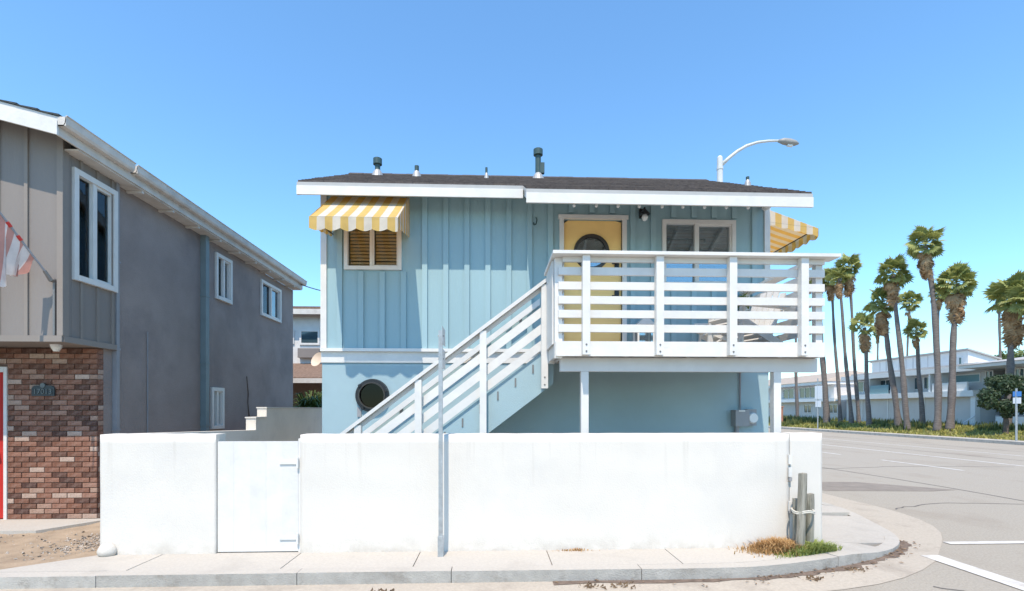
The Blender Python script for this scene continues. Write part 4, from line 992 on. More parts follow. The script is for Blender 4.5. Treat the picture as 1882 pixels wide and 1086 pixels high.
MB().prism([(RX, yr0 - .012, zg(RX) - .024), (-9.5, yr0 - .012, zg(-9.5) - .024), (-9.5, yr0 - .012, zg(-9.5) + .028), (RX, yr0 - .012, zg(RX) + .028)], (0, .01, 0)).build('drip_edge', 'offwhite_trim', gh)
bx('eave_fascia', 'weather_trim', gh, RX - .03, RX - .005, yr0 + .0, yr1, EZ - .11, EZ + .085)
for ya_, yb_ in ((yr0 - .02, PX(236, 300, RX).y), (PX(240, 300, RX).y, yr1 + .03)):
    g = MB(); pf = [(RX, EZ - .0), (RX + .075, EZ - .0), (RX + .095, EZ + .03), (RX + .105, EZ + .115), (RX + .118, EZ + .118), (RX + .118, EZ + .125), (RX + .097, EZ + .125), (RX + .085, EZ + .035), (RX + .07, EZ + .01), (RX, EZ + .01)]
    g.prism([(x, ya_, z) for x, z in pf], (0, yb_ - ya_, 0)); g.box(RX, RX + .10, ya_, ya_ + .01, EZ + .0, EZ + .11)
    g.build('gutter_trough', 'weather_trim', gh)
bx('soffit', 'weather_trim', gh, SX + .002, RX - .031, UY + .003, yr1, EZ - .13, EZ - .111)
for k in range(9): bx('eave_bracket', 'weather_trim', gh, SX + .002, RX - .04, 8.0 + .75 * k, 8.05 + .75 * k, EZ - .165, EZ - .132)
MB().tube([(RX - .1, 9.9, zg(RX - .1)), (RX - .1, 9.9, zg(RX) + .16)], .03, 8).build('vent_pipe', 'vent', gh)
# downspouts
def spout(p, ytop, w_, m_, y_end=.15, dd=.05):
    y = PX(p, 600, SX + dd).y
    o = bx('downspout', m_, gh, SX + .003, SX + .003 + dd * 1.3, y - w_ / 2, y + w_ / 2, y_end, EZ - .02)
    for z in (1.4, 2.6, 3.9): bx('bracket', m_, o, SX + .002, SX + .012 + dd * 1.3, y - w_ / 2 - .012, y + w_ / 2 + .012, z, z + .03)
spout(215, 330, .06, 'grey_pipe'); spout(379, 410, .12, 'teal', dd=.08)
cb = PX(270, 610, SX)
MB().tube([(SX + .012, cb.y, cb.z), (SX + .012, cb.y, .6)], .010, 6).build('wall_cable', 'grey_pipe', gh)
crk = PX(455, 700, SX)
MB().tube([(SX + .006, crk.y - .05, crk.z + .1), (SX + .006, crk.y + .02, crk.z - .3), (SX + .006, crk.y, crk.z - .5), (SX + .006, crk.y + .08, crk.z - .95)], [.008, .014, .012, .02], 5).build('vine_stem', 'bark', gh)
MB().tube([(-5.95, UY + .35, OZ - .06), (-5.95, UY + .35, OZ - .10), (-5.95, UY + .35, OZ - .15)], [.07, .06, .03], 12).build('soffit_lamp', 'bulb', gh)
# number plaque
pc = PY(79, 718, BRY - .03)
pq = thing('number_plaque', (pc.x, BRY - .03, pc.z), 'dark cast house number plaque on the brick wall', 'plaque')
pw, phh = .155, .075
arch = [(-pw, -phh), (pw, -phh), (pw, phh * .5), (pw * .8, phh * .95), (pw * .35, phh * 1.0), (0, phh * 1.45), (-pw * .35, phh * 1.0), (-pw * .8, phh * .95), (-pw, phh * .5)]
MB().prism([(pc.x + x, BRY - .032, pc.z + z) for x, z in arch], (0, .018, 0)).build('plate', 'plaque', pq)
MB().disc((pc.x, BRY - .033, pc.z + phh * 1.0), (0, -1, 0), .034, .008, 14).build('rosette', 'plaque_l', pq)
fc = bpy.data.curves.new('numerals', 'FONT'); fc.body = '17013'; fc.size = .105; fc.extrude = .004; fc.align_x = 'CENTER'; fc.align_y = 'CENTER'
tmp = bpy.data.objects.new('numerals_curve', fc); COL.objects.link(tmp); bpy.context.view_layer.update()
me = bpy.data.meshes.new_from_object(tmp.evaluated_get(bpy.context.evaluated_depsgraph_get())); bpy.data.objects.remove(tmp); bpy.data.curves.remove(fc); me.materials.clear(); me.materials.append(M['plaque_l'])
fo = bpy.data.objects.new('numerals', me); COL.objects.link(fo); fo.parent = pq; fo.location = (0, -.008, -.014); fo.rotation_euler = (R(90), 0, 0)
# flag
bk = PY(93, 512, UY - .06)
fg = thing('flag', bk, 'faded red and white striped flag on an angled pole at the grey house', 'flag')
pe = PY(-70, 300, UY - .85)
MB().tube([bk, pe], .0125, 10).build('pole', 'grey_pipe', fg)
MB().tube([bk + Vector((.0, .06, -.01)), bk + Vector((0, 0, -.02)), bk + (pe - bk) * .08], [.03, .026, .02], 10).build('bracket', 'bolt', fg)
bx('bracket_strip', 'bolt', fg, bk.x + .0, bk.x + .025, UY - .03, UY - .001, OZ + .02, bk.z)
for tt in (.36, .48): MB().tube([bk.lerp(pe, tt), bk.lerp(pe, tt + .045)], .02, 10).build('wrap_band', 'red', fg)
m_ = MB(); m_.uv = []; nu, nv = 56, 22
for j in range(nv + 1):
    for i in range(nu + 1):
        u = i / nu; v = j / nv
        L_ = .16 + .62 * min(1, u * 2.2) + .04 * math.sin(u * 17)
        p = bk.lerp(pe, .20 + .78 * u); drop = v * L_
        fold = math.sin(u * 30 + v * 1.5) * .05 * (.25 + v)
        gather = (.33 - u) * .35 * v
        p = p + Vector((gather * -.4 - .10 * v + fold * .4, fold, -drop))
        m_.v.append(tuple(p)); m_.uv.append((u * 1.0, v))
m_.f = [(j * (nu + 1) + i, j * (nu + 1) + i + 1, (j + 1) * (nu + 1) + i + 1, (j + 1) * (nu + 1) + i) for j in range(nv) for i in range(nu)]
m_.build('cloth', 'flag', fg, smooth=True, recalc=False)
# service cable between the houses
ca, cb_ = Vector((RX, YEND, EZ + .0)), Vector((HX0, 11.2, 4.3))
pth = [ca.lerp(cb_, k / 12) + Vector((0, 0, -.12 * math.sin(math.pi * k / 12))) for k in range(13)]
tag(MB().tube(pth, .012, 6).build('service_cable', 'black'), 'thin dark service cable strung between the two houses', 'cable')

# ================================================================== street things
bp = G(811, 1019, SW); bp.y = 5.52
sp = thing('sign_post', (bp.x, bp.y, SW), 'galvanised sign post with two edge on plates before the white wall', 'sign')
ptop = PY(814, 604, bp.y).z
MB().box(bp.x - .022, bp.x + .022, bp.y - .018, bp.y + .018, SW - .03, ptop - .02).build('pole', 'galv', sp)
MB().box(bp.x - .03, bp.x + .03, bp.y - .026, bp.y + .026, SW - .01, SW + .22).build('base_sleeve', 'galv', sp)
for y0, y1 in ((602, 633), (642, 677)):
    z1, z0 = PY(814, y0, bp.y).z, PY(814, y1, bp.y).z; MB().prism([(bp.x + .024, bp.y - .12, z0), (bp.x + .027, bp.y + .20, z0), (bp.x + .027, bp.y + .20, z1), (bp.x + .024, bp.y - .12, z1)], (.004, 0, 0)).build('sign_plate', 'sign', sp)
    MB().tube([(bp.x - .03, bp.y, (z0 + z1) / 2), (bp.x + .035, bp.y, (z0 + z1) / 2)], .008, 6).build('bolt', 'bolt', sp)
# three old posts roped together
wp = thing('wooden_post_cluster', (3.60, 5.55, SW), 'cluster of weathered wooden posts tied with rope beside the white wall', 'posts')
def wpost(pxx, ytop, yb, Y, r, lean=0):
    X = PY(pxx, 950, Y).x; zt = PY(pxx, ytop, Y).z; n = 12
    mb = MB(); path = [(X + lean * k / 6, Y, SW - .03 + (zt - SW + .03) * k / 6) for k in range(7)]; mb.tube(path, [r * 1.04, r, r * .98, r, r * .97, r * .98, r * .96], n)
    mb.v = [(v[0] + .005 * mn.noise(Vector(v) * 9), v[1] + .005 * mn.noise(Vector(v) * 8 + Vector((5, 0, 0))), v[2] + (.012 * mn.noise(Vector(v) * 20) if v[2] > zt - .02 else 0)) for v in mb.v]
    return mb.build('post', 'wood_post', wp), X
wpost(1470, 870, 1000, 5.50, .046, .035); wpost(1487, 907, 1000, 5.60, .046, .01); wpost(1464, 916, 990, 5.615, .04, .0)
zrp = PY(1475, 942, 5.5).z; rx = PY(1477, 942, 5.54).x
mb = MB(); rp = [(rx + .115 * math.cos(t), 5.552 + .105 * math.sin(t), zrp + .012 * math.sin(3 * t)) for t in [2 * math.pi * k / 24 for k in range(25)]]
for dz in (0, .017): mb.tube([(a, b, c + dz) for a, b, c in rp], .009, 6)
mb.build('rope', 'rope', wp)
# grasses at their foot
def blades(n, cx, cy, sx, sy_, h, spread_, m_, name, label, cat):
    mb = MB()
    for i in range(n):
        x, y = random.gauss(cx, sx), random.gauss(cy, sy_)
        if y > WY - .03 or y < kin_y(min(max(x, -5), 4.9)) + .0: continue
        a = random.random() * 6.3; l = h * random.uniform(.35, 1.1) * max(.35, 1 - ((x - cx) / (2.6 * sx)) ** 2); b = Vector((math.cos(a), math.sin(a), 0)) * l * random.uniform(.2, 1.0) * spread_; wv = Vector((-math.sin(a), math.cos(a), 0)) * random.uniform(.003, .007)
        p = Vector((x, y, SW)); q = p + b * .4 + Vector((0, 0, l * .65)); r_ = p + b + Vector((0, 0, l * random.uniform(.6, 1.0)))
        mb.add([p - wv, p + wv, q + wv * .8, q - wv * .8, r_], [(0, 1, 2, 3), (3, 2, 4)])
    return tag(mb.build(name, m_, recalc=False), label, cat, kind='stuff')
blades(2300, 3.24, 5.58, .17, .08, .16, 1.1, 'dry', 'dry_grass', 'dry orange brown grass tuft at the foot of the wooden posts', 'dry grass')
blades(4200, 3.62, 5.44, .20, .10, .14, 1.1, 'grass', 'green_grass', 'low green grass growing round the wooden posts at the kerb', 'grass')
blades(160, .95, 5.68, .10, .02, .035, 1, 'dry', 'dry_weeds', 'thin dry weeds in the crack below the white wall', 'weeds')
# street lamp behind the house
lp = ray(1323, 600); LYY = 13.6; LP = PY(1323, 600, LYY); lamp = thing('street_lamp', (LP.x, LYY, SW), 'white street lamp with curved arm rising behind the blue house', 'street lamp')
zt = PY(1323, 290, LYY).z
MB().tube([(LP.x, LYY, .1), (LP.x, LYY, .35), (LP.x, LYY, .36), (LP.x, LYY, zt - .1), (LP.x, LYY, zt), (LP.x, LYY, zt + .05)], [.16, .15, .105, .078, .075, .04], 14).build('pole', 'lampwhite', lamp)
MB().tube([(LP.x, LYY, PY(1323, 312, LYY).z), (LP.x, LYY, PY(1323, 308, LYY).z)], .088, 14).build('collar', 'lampwhite', lamp)
MB().tube([PY(x, y, LYY) for x, y in ((1326, 303), (1340, 290), (1355, 278), (1372, 268), (1392, 261.5), (1412, 259), (1435, 258.5))], [.05, .045, .042, .04, .036, .033, .03], 10).build('arm', 'lampwhite', lamp, smooth=True)
hd = [PY(x, y, LYY) for x, y in ((1430, 259), (1440, 259.5), (1452, 261.5), (1462, 263), (1468, 264))]
MB().tube(hd, [.035, .085, .095, .07, .02], 12).build('lamp_head', 'lampgrey', lamp, smooth=True)
MB().tube([hd[2] + Vector((-.08, 0, -.075)), hd[2] + Vector((.06, 0, -.09))], .045, 10).build('lens', 'bulb', lamp, smooth=True)

# ================================================================== across the street
# palms
def fan_mesh(name, m_, L_=1.0, seed=0, droop=.25):
    rnd = random.Random(seed); mb = MB(); pet = .56 * L_
    mb.add([(0, -.018, 0), (pet, -.010, .03), (pet, .010, .03), (0, .018, 0), (pet * .5, 0, .045)], [(0, 1, 4), (1, 2, 4), (2, 3, 4), (3, 0, 4)])
    n = 17
    for i in range(n):
        a = R(-112 + 224 * i / (n - 1) + rnd.uniform(-3, 3)); l = L_ * .52 * (1 - .25 * abs(i / (n - 1) - .5)) * rnd.uniform(.85, 1.08)
        d = Vector((math.cos(a), math.sin(a), 0)); sdv = Vector((-d.y, d.x, 0)) * .052 * L_
        h = Vector((pet, 0, .03)); mid = h + d * l * .55 + Vector((0, 0, .05 - droop * .12)); tip = h + d * l * .95 + Vector((0, 0, -droop * rnd.uniform(.35, 1.1) * l))
        mb.add([h, mid - sdv - Vector((0, 0, .02)), mid + Vector((0, 0, .012)), mid + sdv - Vector((0, 0, .02)), tip], [(0, 1, 2), (0, 2, 3), (1, 4, 2), (2, 4, 3)])
    me = bpy.data.meshes.new(name); me.from_pydata(mb.v, [], mb.f); me.materials.append(M[m_]); return me
FR = [fan_mesh('frond', 'frond', 1.0, k, .12 + .12 * k) for k in range(3)]; DF = [fan_mesh('dead_frond', 'dead', .9, 10 + k, .9) for k in range(2)]
PALM_X = FK + 3.0
ngr = 'fan palms on the bank across the street'
def palm(label, base_px, crown_px, crown_py, size, X=PALM_X, midbend=0, n_f=30, n_d=16, skirt=1.0, pale=False, r=.20):
    d = ray(base_px, 780); Y = X * d.y / d.x; B = Vector((X, Y, bank_z(X, Y) - .05))
    dpt = Vector((X, Y)).dot(FW); k = dpt / F
    C = Vector((0, 0, ZC)) + ray(crown_px, crown_py) * dpt
    C.x = C.x; H = C.z
    t = thing('palm_tree', B, label, 'palm tree', ngr)
    path = []; n = 46
    for i in range(n + 1):
        s_ = i / n; p = B.lerp(C, s_); p.x += midbend * math.sin(math.pi * s_) + .03 * math.sin(s_ * 9 + base_px); p.z = B.z + (C.z - B.z) * s_; path.append(p)
    r *= .8; rad = [r * (1.35 if i == 0 else 1.12 if i < 3 else 1.0) * (1 - .42 * i / n) * (1 + .05 * math.sin(i * .7 + base_px) + .07 * math.sin(i * 12.9898 + base_px * 3.1)) for i in range(n + 1)]
    MB().tube(path, rad, 10).build('trunk', 'trunk', t, smooth=True)
    if pale: MB().tube([path[0], path[0].lerp(path[1], .9), path[1].lerp(path[2], .5)], [rad[0] * 1.04, rad[1] * 1.06, rad[1] * 1.03], 10).build('pale_base', 'trunk_pale', t, smooth=True)
    rnd = random.Random(base_px * 7 + crown_px)
    n_f = int(n_f * 1.0)
    for i in range(n_f):
        q = (i + .5) / n_f; el = R(80 - 128 * q + rnd.uniform(-10, 10)); az = i * 2.39996 + rnd.uniform(-.3, .3)
        s_ = .76 * size * (1.0 - .12 * (q < .15)) * rnd.uniform(.75, 1.15)
        o = link('frond', FR[i % 3], t, loc=C + Vector((0, 0, .18 * size * (1 - q))), rot=(rnd.uniform(-1.1, 1.1), -el, az)); o.scale = (s_,) * 3
    for i in range(12):                                           # the young fronds that close the heart of the crown
        el = R(rnd.uniform(-35, 70)); az = i * 2.39996 + rnd.uniform(-.4, .4); s_ = .48 * size * rnd.uniform(.8, 1.15)
        o = link('frond', FR[i % 3], t, loc=C + Vector((0, 0, .10 * size)), rot=(rnd.uniform(-1.2, 1.2), -el, az)); o.scale = (s_,) * 3
    for i in range(n_d):
        q = (i + .5) / n_d; el = R(-46 - 38 * q ** .7 + rnd.uniform(-8, 8)); az = i * 2.39996 + .7 + rnd.uniform(-.3, .3)
        s_ = size * skirt * rnd.uniform(.45, .74)
        o = link('dead_frond', DF[i % 2], t, loc=C + Vector((0, 0, -.10 - .75 * q * size * skirt)), rot=(rnd.uniform(-.5, .5), -el, az)); o.scale = (s_,) * 3
    return t
PT_ = PALM_X
palm('palm with straight thick trunk seen beneath the deck beside the support post', 1465, 1461, 560, 1.4, PT_ + 2)
palm('thick palm trunk rising just beside the outer deck railing corner', 1520, 1503, 520, 1.4, PT_ + .4, r=.30)
palm('slim palm with brown lower fronds next to the deck corner', 1545, 1527, 515, 1.35, PT_ + 1.0, n_d=26, r=.18)
palm('palm whose browned crown is merged with a greener palm behind', 1565, 1542, 512, 1.2, PT_ + .6, n_f=16, n_d=30, r=.19)
palm('tall green crowned palm behind the browned palm', 1578, 1560, 495, 1.45, PT_ + 1.2, n_d=22, skirt=1.15, r=.18)
palm('short palm with golden hanging skirt and open crown', 1597, 1589, 602, 1.35, PT_ + .3, n_f=22, n_d=24, skirt=1.1, r=.22)
palm('small far palm with fluffy tan skirt before the pale sky', 1614, 1613, 612, 1.1, PT_ + 26, n_f=18, n_d=18, r=.2)
palm('leaning palm with heavy dark skirt below its crown', 1652, 1622, 560, 1.5, PT_ + .2, n_d=30, skirt=1.15, r=.25)
palm('tall palm with tan crown leaning beside the dark skirted palm', 1669, 1641, 505, 1.55, PT_ - .3, n_d=24, r=.23)
palm('distant thin palm with small round crown and no skirt', 1664, 1671, 556, 1.7, PT_ + 22, n_d=3, r=.18)
palm('shortest palm with dark green crown and small tan skirt', 1696, 1684, 610, 1.15, PT_ + 1.2, n_f=26, n_d=12, skirt=.8, r=.2)
palm('tallest palm with slender curved trunk and bulbous skirt', 1722, 1701, 452, 1.45, PT_ - .2, midbend=.35, n_d=30, skirt=1.05, r=.25)
palm('distant thin palm half hidden behind the broad crowned palm', 1726, 1725, 540, 1.6, PT_ + 22, n_d=8, r=.17)
palm('broad crowned palm with reddish skirt and straight trunk', 1746, 1757, 524, 1.6, PT_ + .3, n_f=36, n_d=26, skirt=1.2, r=.27)
palm('distant thin palm left of the palm behind the dark round tree', 1838, 1837, 540, 1.5, PT_ + 16, n_d=4, r=.16)
palm('large palm with ragged skirt behind the dark round tree', 1852, 1862, 548, 1.75, PT_ + 2.5, n_f=34, n_d=30, skirt=1.3, r=.26)
palm('palm at the far end of the row past the ragged skirt palm', 1900, 1897, 556, 1.5, PT_ + 2.5, n_f=28, n_d=14, r=.24)

def leafy(name, label, cat, base, height, clumps, m_, n_leaf=700, lsz=.09, trunk_r=.09, group=None, tm='bark'):
    """trunk with limbs and a crown of leaf clumps; clumps = [(dx, dy, dz, r), ...] relative to base"""
    t = thing(name, base, label, cat, group); B = Vector(base)
    tr = MB(); top = B + Vector((0, 0, height)); tr.tube([B - Vector((0, 0, .05)), B.lerp(top, .5) + Vector((.05, 0, 0)), top], [trunk_r * 1.2, trunk_r, trunk_r * .7], 8)
    for dx, dy, dz, r in clumps: tr.tube([top - Vector((0, 0, height * .25)), top.lerp(B + Vector((dx, dy, dz)), .6), B + Vector((dx, dy, dz))], [trunk_r * .6, trunk_r * .4, trunk_r * .15], 5)
    tr.build('trunk', tm, t)
    cr = MB()
    for dx, dy, dz, r in clumps:
        c = B + Vector((dx, dy, dz))
        for i in range(int(n_leaf * r * r)):
            d = Vector((random.gauss(0, 1), random.gauss(0, 1), random.gauss(0, 1))).normalized(); rr = r * random.uniform(.62, 1.05) * (1 + .25 * mn.noise(d * 2.5 + c))
            p = c + Vector((d.x * rr, d.y * rr, d.z * rr * .8)); a = (d + Vector((random.gauss(0, .6), random.gauss(0, .6), random.gauss(0, .6)))).normalized(); b = a.orthogonal().normalized(); l = lsz * random.uniform(.6, 1.3); n_ = a.cross(b)
            e = (b * math.cos(i) + n_ * math.sin(i)); f = a.cross(e)
            cr.add([p - e * l, p + f * l * .45, p + e * l, p - f * l * .45], [(0, 1, 2, 3)])
    cr.build('crown', m_, t, recalc=False); return t
def at_px(pxx, X): d = ray(pxx, 780); Y = X * d.y / d.x; return Vector((X, Y, bank_z(X, Y)))
b_ = at_px(1848, PT_)
rn = random.Random(3); cl = [(0, 0, 2.6, .55), (-.6, .3, 2.2, .5), (.6, -.2, 2.5, .5), (-.9, .1, 1.75, .45), (.9, -.3, 2.0, .5), (.3, .2, 2.95, .5), (-.35, -.3, 1.55, .45), (.45, -.3, 1.5, .42), (1.2, -.2, 2.55, .4), (0, -.1, 1.15, .32), (-.2, .4, 2.9, .45), (1.0, .2, 2.95, .38)]
leafy('round_tree', 'dark dense round tree on the grassy bank before the apartments', 'tree', b_, 1.3, cl, 'leaf_dark', 3000, .085, .11)
for pxx, X, cs, m_, lb in ((1538, 38, [(0, 0, 2.6, 1.1), (.9, .4, 2.3, .9), (-.8, 0, 2.2, .8)], 'leaf_yel', 'yellow green rounded bush in front of the tan roofed house'),
    (1862, 60, [(0, 0, 6.4, 2.0), (2, 0, 5.9, 1.9), (-2, 1, 5.8, 1.8), (3.4, 1, 6.0, 1.6)], 'leaf_mid', 'broad green tree rising behind the apartment roof')):
    b_ = at_px(pxx, X); leafy('garden_tree', lb, 'tree', b_, cs[0][2] * .7, cs, m_, 420, .2, .15)
for pxx, X, h, lb in ((1481, 48, 5.6, 'tall dark cypress behind the far tan roof'), (1499, 50, 4.9, 'shorter dark cypress behind the far tan roof')):
    b_ = at_px(pxx, X); leafy('cypress', lb, 'tree', b_, 1.5, [(0, 0, 1.2 + h * .16 * k, .75 - .09 * k) for k in range(5)], 'leaf_dark', 900, .14, .12)
for pxx, X, lb in ((1440, 64, 'far green shrub showing over the tan roof beside the deck post'), (1527, 66, 'far green shrub over the tan roof beyond the deck corner'), (1605, 66, 'far green shrub over the flat apartment roof')):
    b_ = at_px(pxx, X); leafy('far_shrub', lb, 'shrub', b_, 3.2, [(0, 0, 5.0, 1.2), (1.2, 0, 4.5, 1.1), (-1.2, 0, 4.4, 1.0)], 'leaf_mid', 260, .25, .15)

# ground cover on the bank
gcm = MB(); gcd = MB()
for i in range(26000):
    y = 18 + 62 * random.random() ** 1.3; x = FK + 1.25 + 4.6 * random.random(); z = bank_z(x, y); s_ = random.uniform(.05, .13) * (1 + (y - 18) * .02)
    k = mn.noise(Vector((x * .35, y * .25, 0))) + (x - FK - 3) * .14
    a = random.random() * 6.3; mb = gcd if k > .08 else gcm; hgt = s_ * random.uniform(.6, 1.6) * (2.2 if mb is gcd else 1)
    e = Vector((math.cos(a), math.sin(a), 0)) * s_ * .5; tip = Vector((x + random.gauss(0, s_ * .4), y + random.gauss(0, s_ * .4), z + hgt))
    p = Vector((x, y, z)); mb.add([p - e, p + e, tip], [(0, 1, 2)])
tag(gcm.build('ground_cover', 'ice', recalc=False), 'yellow green creeping ground cover on the bank across the street', 'ground cover', kind='stuff')
tag(gcd.build('ground_cover', 'ice_dark', recalc=False), 'darker taller ground cover around the palm bases across the street', 'ground cover', kind='stuff')

# apartments: walls facing the street at x = AX
AX = 34.0
def yA(p, X=AX): d = ray(p, 700); return X * d.y / d.x
def zA(p, y, X=AX): return PX(p, y, X).z
am_ = lambda X: (lambda a, d, z: (X - d, a, z))
def awin(parent, X, y0, y1, z0, z1, n=2, fmn='apt_w', gm='apt_glass'):
    m_ = am_(X); f = MB(); f.wb(m_, y0, y1, -.02, .05, z0, z0 + .06); f.wb(m_, y0, y1, -.02, .05, z1 - .06, z1)
    for k in range(n + 1): a = y0 + (y1 - y0 - .06) * k / n; f.wb(m_, a, a + .06, -.02, .048, z0 + .06, z1 - .06)
    wn = f.build('window', fmn, parent)
    for k in range(n):
        a = y0 + (y1 - y0 - .06) * k / n + .06; b = y0 + (y1 - y0 - .06) * (k + 1) / n
        MB().wb(m_, a, b, .004, .012, z0 + .06, z1 - .06).build('pane', gm, wn)
    return wn
zl0, zl1, ze0, ze1 = 2.62, 3.05, 4.42, 4.80
apA = thing('apartment_building', (AX + 4, 41, .3), 'long pale two storey apartment block with flat roof behind the palms', 'building')
ya0, ya1 = yA(1800), yA(1556)
bx('ground_wall', 'apt', apA, AX, AX + 8, ya0, ya1, .2, zl0)
bx('ledge', 'apt_w', apA, AX - .55, AX + 8, ya0 - .1, ya1 + .2, zl0 + .002, zl1)
bx('upper_wall', 'apt', apA, AX + .7, AX + 8, ya0 + .05, ya1 - .3, zl1 + .002, ze0)
bx('roof_slab', 'apt_w', apA, AX - .5, AX + 8.4, ya0 - .2, ya1 + .1, ze0 + .002, ze1); bx('roof_deck', 'apt_roof', apA, AX + .2, AX + 8, ya0 + .3, ya1 - .3, ze1 + .002, ze1 + .22)
bx('corner_pillar', 'apt_w', apA, AX - .35, AX + .0, ya0 - .05, ya0 + .3, .2, zl0)
for p0, p1, n in ((1576, 1600, 2), (1607, 1640, 3), (1668, 1692, 2), (1698, 1712, 1)): awin(apA, AX + .7, yA(p1, AX + .7), yA(p0, AX + .7), zl1 + .25, ze0 - .1, n)
awin(apA, AX + .7, yA(1785), yA(1735), zl1 + .6, ze0 - .15, 1, 'apt_w', 'teal_panel')
bx('balcony_panel', 'apt_w', apA, AX - .4, AX - .3, yA(1788), yA(1722), zl1 + .003, zl1 + .62); bx('balcony_panel', 'teal_panel', apA, AX - .4, AX - .3, yA(1640), yA(1607), zl1 + .003, zl1 + .75)
for p in (1604, 1645, 1665, 1716, 1732): bx('fin_wall', 'apt_w', apA, AX - .35, AX + .699, yA(p) - .08, yA(p) + .08, zl1 + .003, ze0)
for p in (1585, 1632, 1700): bx('rain_pipe', 'apt_w', apA, AX - .05, AX - .001, yA(p) - .04, yA(p) + .04, .2, zl0)
# roof storey
ps = thing('roof_storey', (40, 45, ze1), 'white roof storey with sloping roof and small windows above the apartments', 'building')
MB().prism([(39.2, 40, ze1 - .1), (41.7, 40, ze1 - .1), (41.7, 40, 5.85), (39.2, 40, 6.55)], (0, 10.5, 0)).build('wall', 'apt_w', ps)
MB().prism([(39.0, 39.8, 6.61), (41.9, 39.8, 5.80), (41.9, 39.8, 5.92), (39.0, 39.8, 6.73)], (0, 11, 0)).build('roof', 'apt_roof', ps)
for p in (1752, 1762): awin(ps, 39.2, yA(p + 7, 39.2), yA(p, 39.2), 5.35, 6.1, 1)
for k in range(9): bx('wall_seam', 'apt', ps, 39.17, 39.199, 43.0 + .8 * k, 43.06 + .8 * k, ze1, 6.5)
# right-hand building
apB = thing('apartment_building', (AX + 4, 28, .3), 'pale apartment block with deep white eave behind the dark round tree', 'building')
yb0, yb1 = 14.0, ya0 - 1.2
bx('ground_wall', 'apt', apB, AX + .6, AX + 9, yb0, yb1, .2, 4.5); bx('eave', 'apt_w', apB, AX - 1.8, AX + 9.3, yb0 - .5, yb1 + .9, 4.502, 4.72)
MB().prism([(AX - 1.9, yb0 - .6, 4.722), (AX + 9.4, yb0 - .6, 4.722), (AX + 4, yb0 - .6, 5.5)], (0, yb1 - yb0 + 1.6, 0)).build('roof', 'apt_roof', apB)
for p0, p1 in ((1812, 1826), (1866, 1884)): awin(apB, AX + .6, yA(p1, AX + .6), yA(p0, AX + .6), 3.1, 4.4, 2)
bx('ledge', 'apt_w', apB, AX + .1, AX + .599, yb0, yb1, 2.7, 2.95); awin(apB, AX + .6, yA(1895, AX + .6), yA(1872, AX + .6), 1.2, 2.4, 2)
bx('parapet', 'apt_w', apB, AX - 1.2, AX - 1.05, yb0, yA(1862), .3, 1.25); bx('parapet_rail', 'grey_pipe', apB, AX - 1.22, AX - 1.03, yb0, yA(1862), 1.26, 1.36)
# further block seen below the deck
apC = thing('apartment_building', (AX + 4, 62, .3), 'distant pale house with tan hipped roof seen below the deck', 'building')
yc0, yc1 = ya1 + 1.2, 84
bx('ground_wall', 'apt', apC, AX + .3, AX + 9, yc0, yc1, .2, 2.5); bx('ledge', 'apt_w', apC, AX - .4, AX + 9, yc0, yc1, 2.502, 2.85); bx('upper_wall', 'apt', apC, AX + 1.2, AX + 9, yA(1512) , yc1, 2.852, 4.3); bx('eave', 'apt_w', apC, AX - .1, AX + 9.6, yA(1514), yc1, 4.302, 4.6)
MB().prism([(AX - .2, yA(1515), 4.603), (AX + 9.8, yA(1515), 4.603), (AX + 5, yA(1515) + 2.5, 5.9)], (0, 25, 0)).build('roof', 'tan_roof', apC)
MB().prism([(AX + 6, yc0, 3.4), (AX + 14, yc0, 3.4), (AX + 10, yc0 + 1, 5.0)], (0, 14, 0)).build('roof', 'tan_roof', apC)
for p0, p1, n in ((1440, 1460, 2), (1470, 1500, 3), (1415, 1425, 1)): awin(apC, AX + 1.2, yA(p1, AX + 1.2), yA(p0, AX + 1.2), 2.95, 4.15, n)
for p0, p1 in ((1478, 1492), (1524, 1540)): awin(apC, AX + .3, yA(p1, AX + .3), yA(p0, AX + .3), 1.3, 2.2, 2)
# brick pier far down the street
bq = at_px(1421, FK + 2.2); tag(MB().box(bq.x, bq.x + .7, bq.y - .5, bq.y + .5, .1, 1.9).box(bq.x - .06, bq.x + .76, bq.y - .56, bq.y + .56, 1.902, 2.0).build('brick_pier', mat('far_brick', (.42, .2, .13), .9, .3, 3)), 'small brick pier beyond the street beside the deck post', 'pier')
# bank stair handrail
hr = thing('stair_handrail', (30, 29, .4), 'white sloping handrail on the bank near the apartment corner', 'handrail')
a, b = PX(1755, 788, 31.0), PX(1792, 764, 32.2)
MB().tube([a, b], .05, 6).build('rail', 'apt_w', hr)
for q in (a.lerp(b, .1), b): MB().tube([q, (q.x, q.y, .35)], .035, 6).build('post', 'apt_w', hr)
# far street signs
def far_sign(pxx, X, ztop_, plates, label, pm='galv'):
    d = ray(pxx, 790); Y = X * d.y / d.x; t = thing('street_sign', (X, Y, .14), label, 'sign')
    MB().tube([(X, Y, .1), (X, Y, ztop_)], .045, 8).build('pole', pm, t)
    for z0, z1, w_, m_ in plates:
        MB().prism([(X - .06 , Y + w_ * .35, z0), (X + .0 + w_ * .0, Y - w_ * .65, z0), (X + .0, Y - w_ * .65, z1), (X - .06, Y + w_ * .35, z1)], (.02, .0, 0)).build('sign_plate', m_, t)
far_sign(1503, FK + .9, 4.2, [(2.55, 3.6, .8, 'signface'), (1.9, 2.4, .6, 'signface')], 'white regulatory sign on a tall pole across the street near the deck')
far_sign(1868, FK + .7, 2.75, [(2.35, 2.6, .34, 'signblue'), (2.0, 2.3, .32, 'signface')], 'blue and white street sign on a post before the round tree')

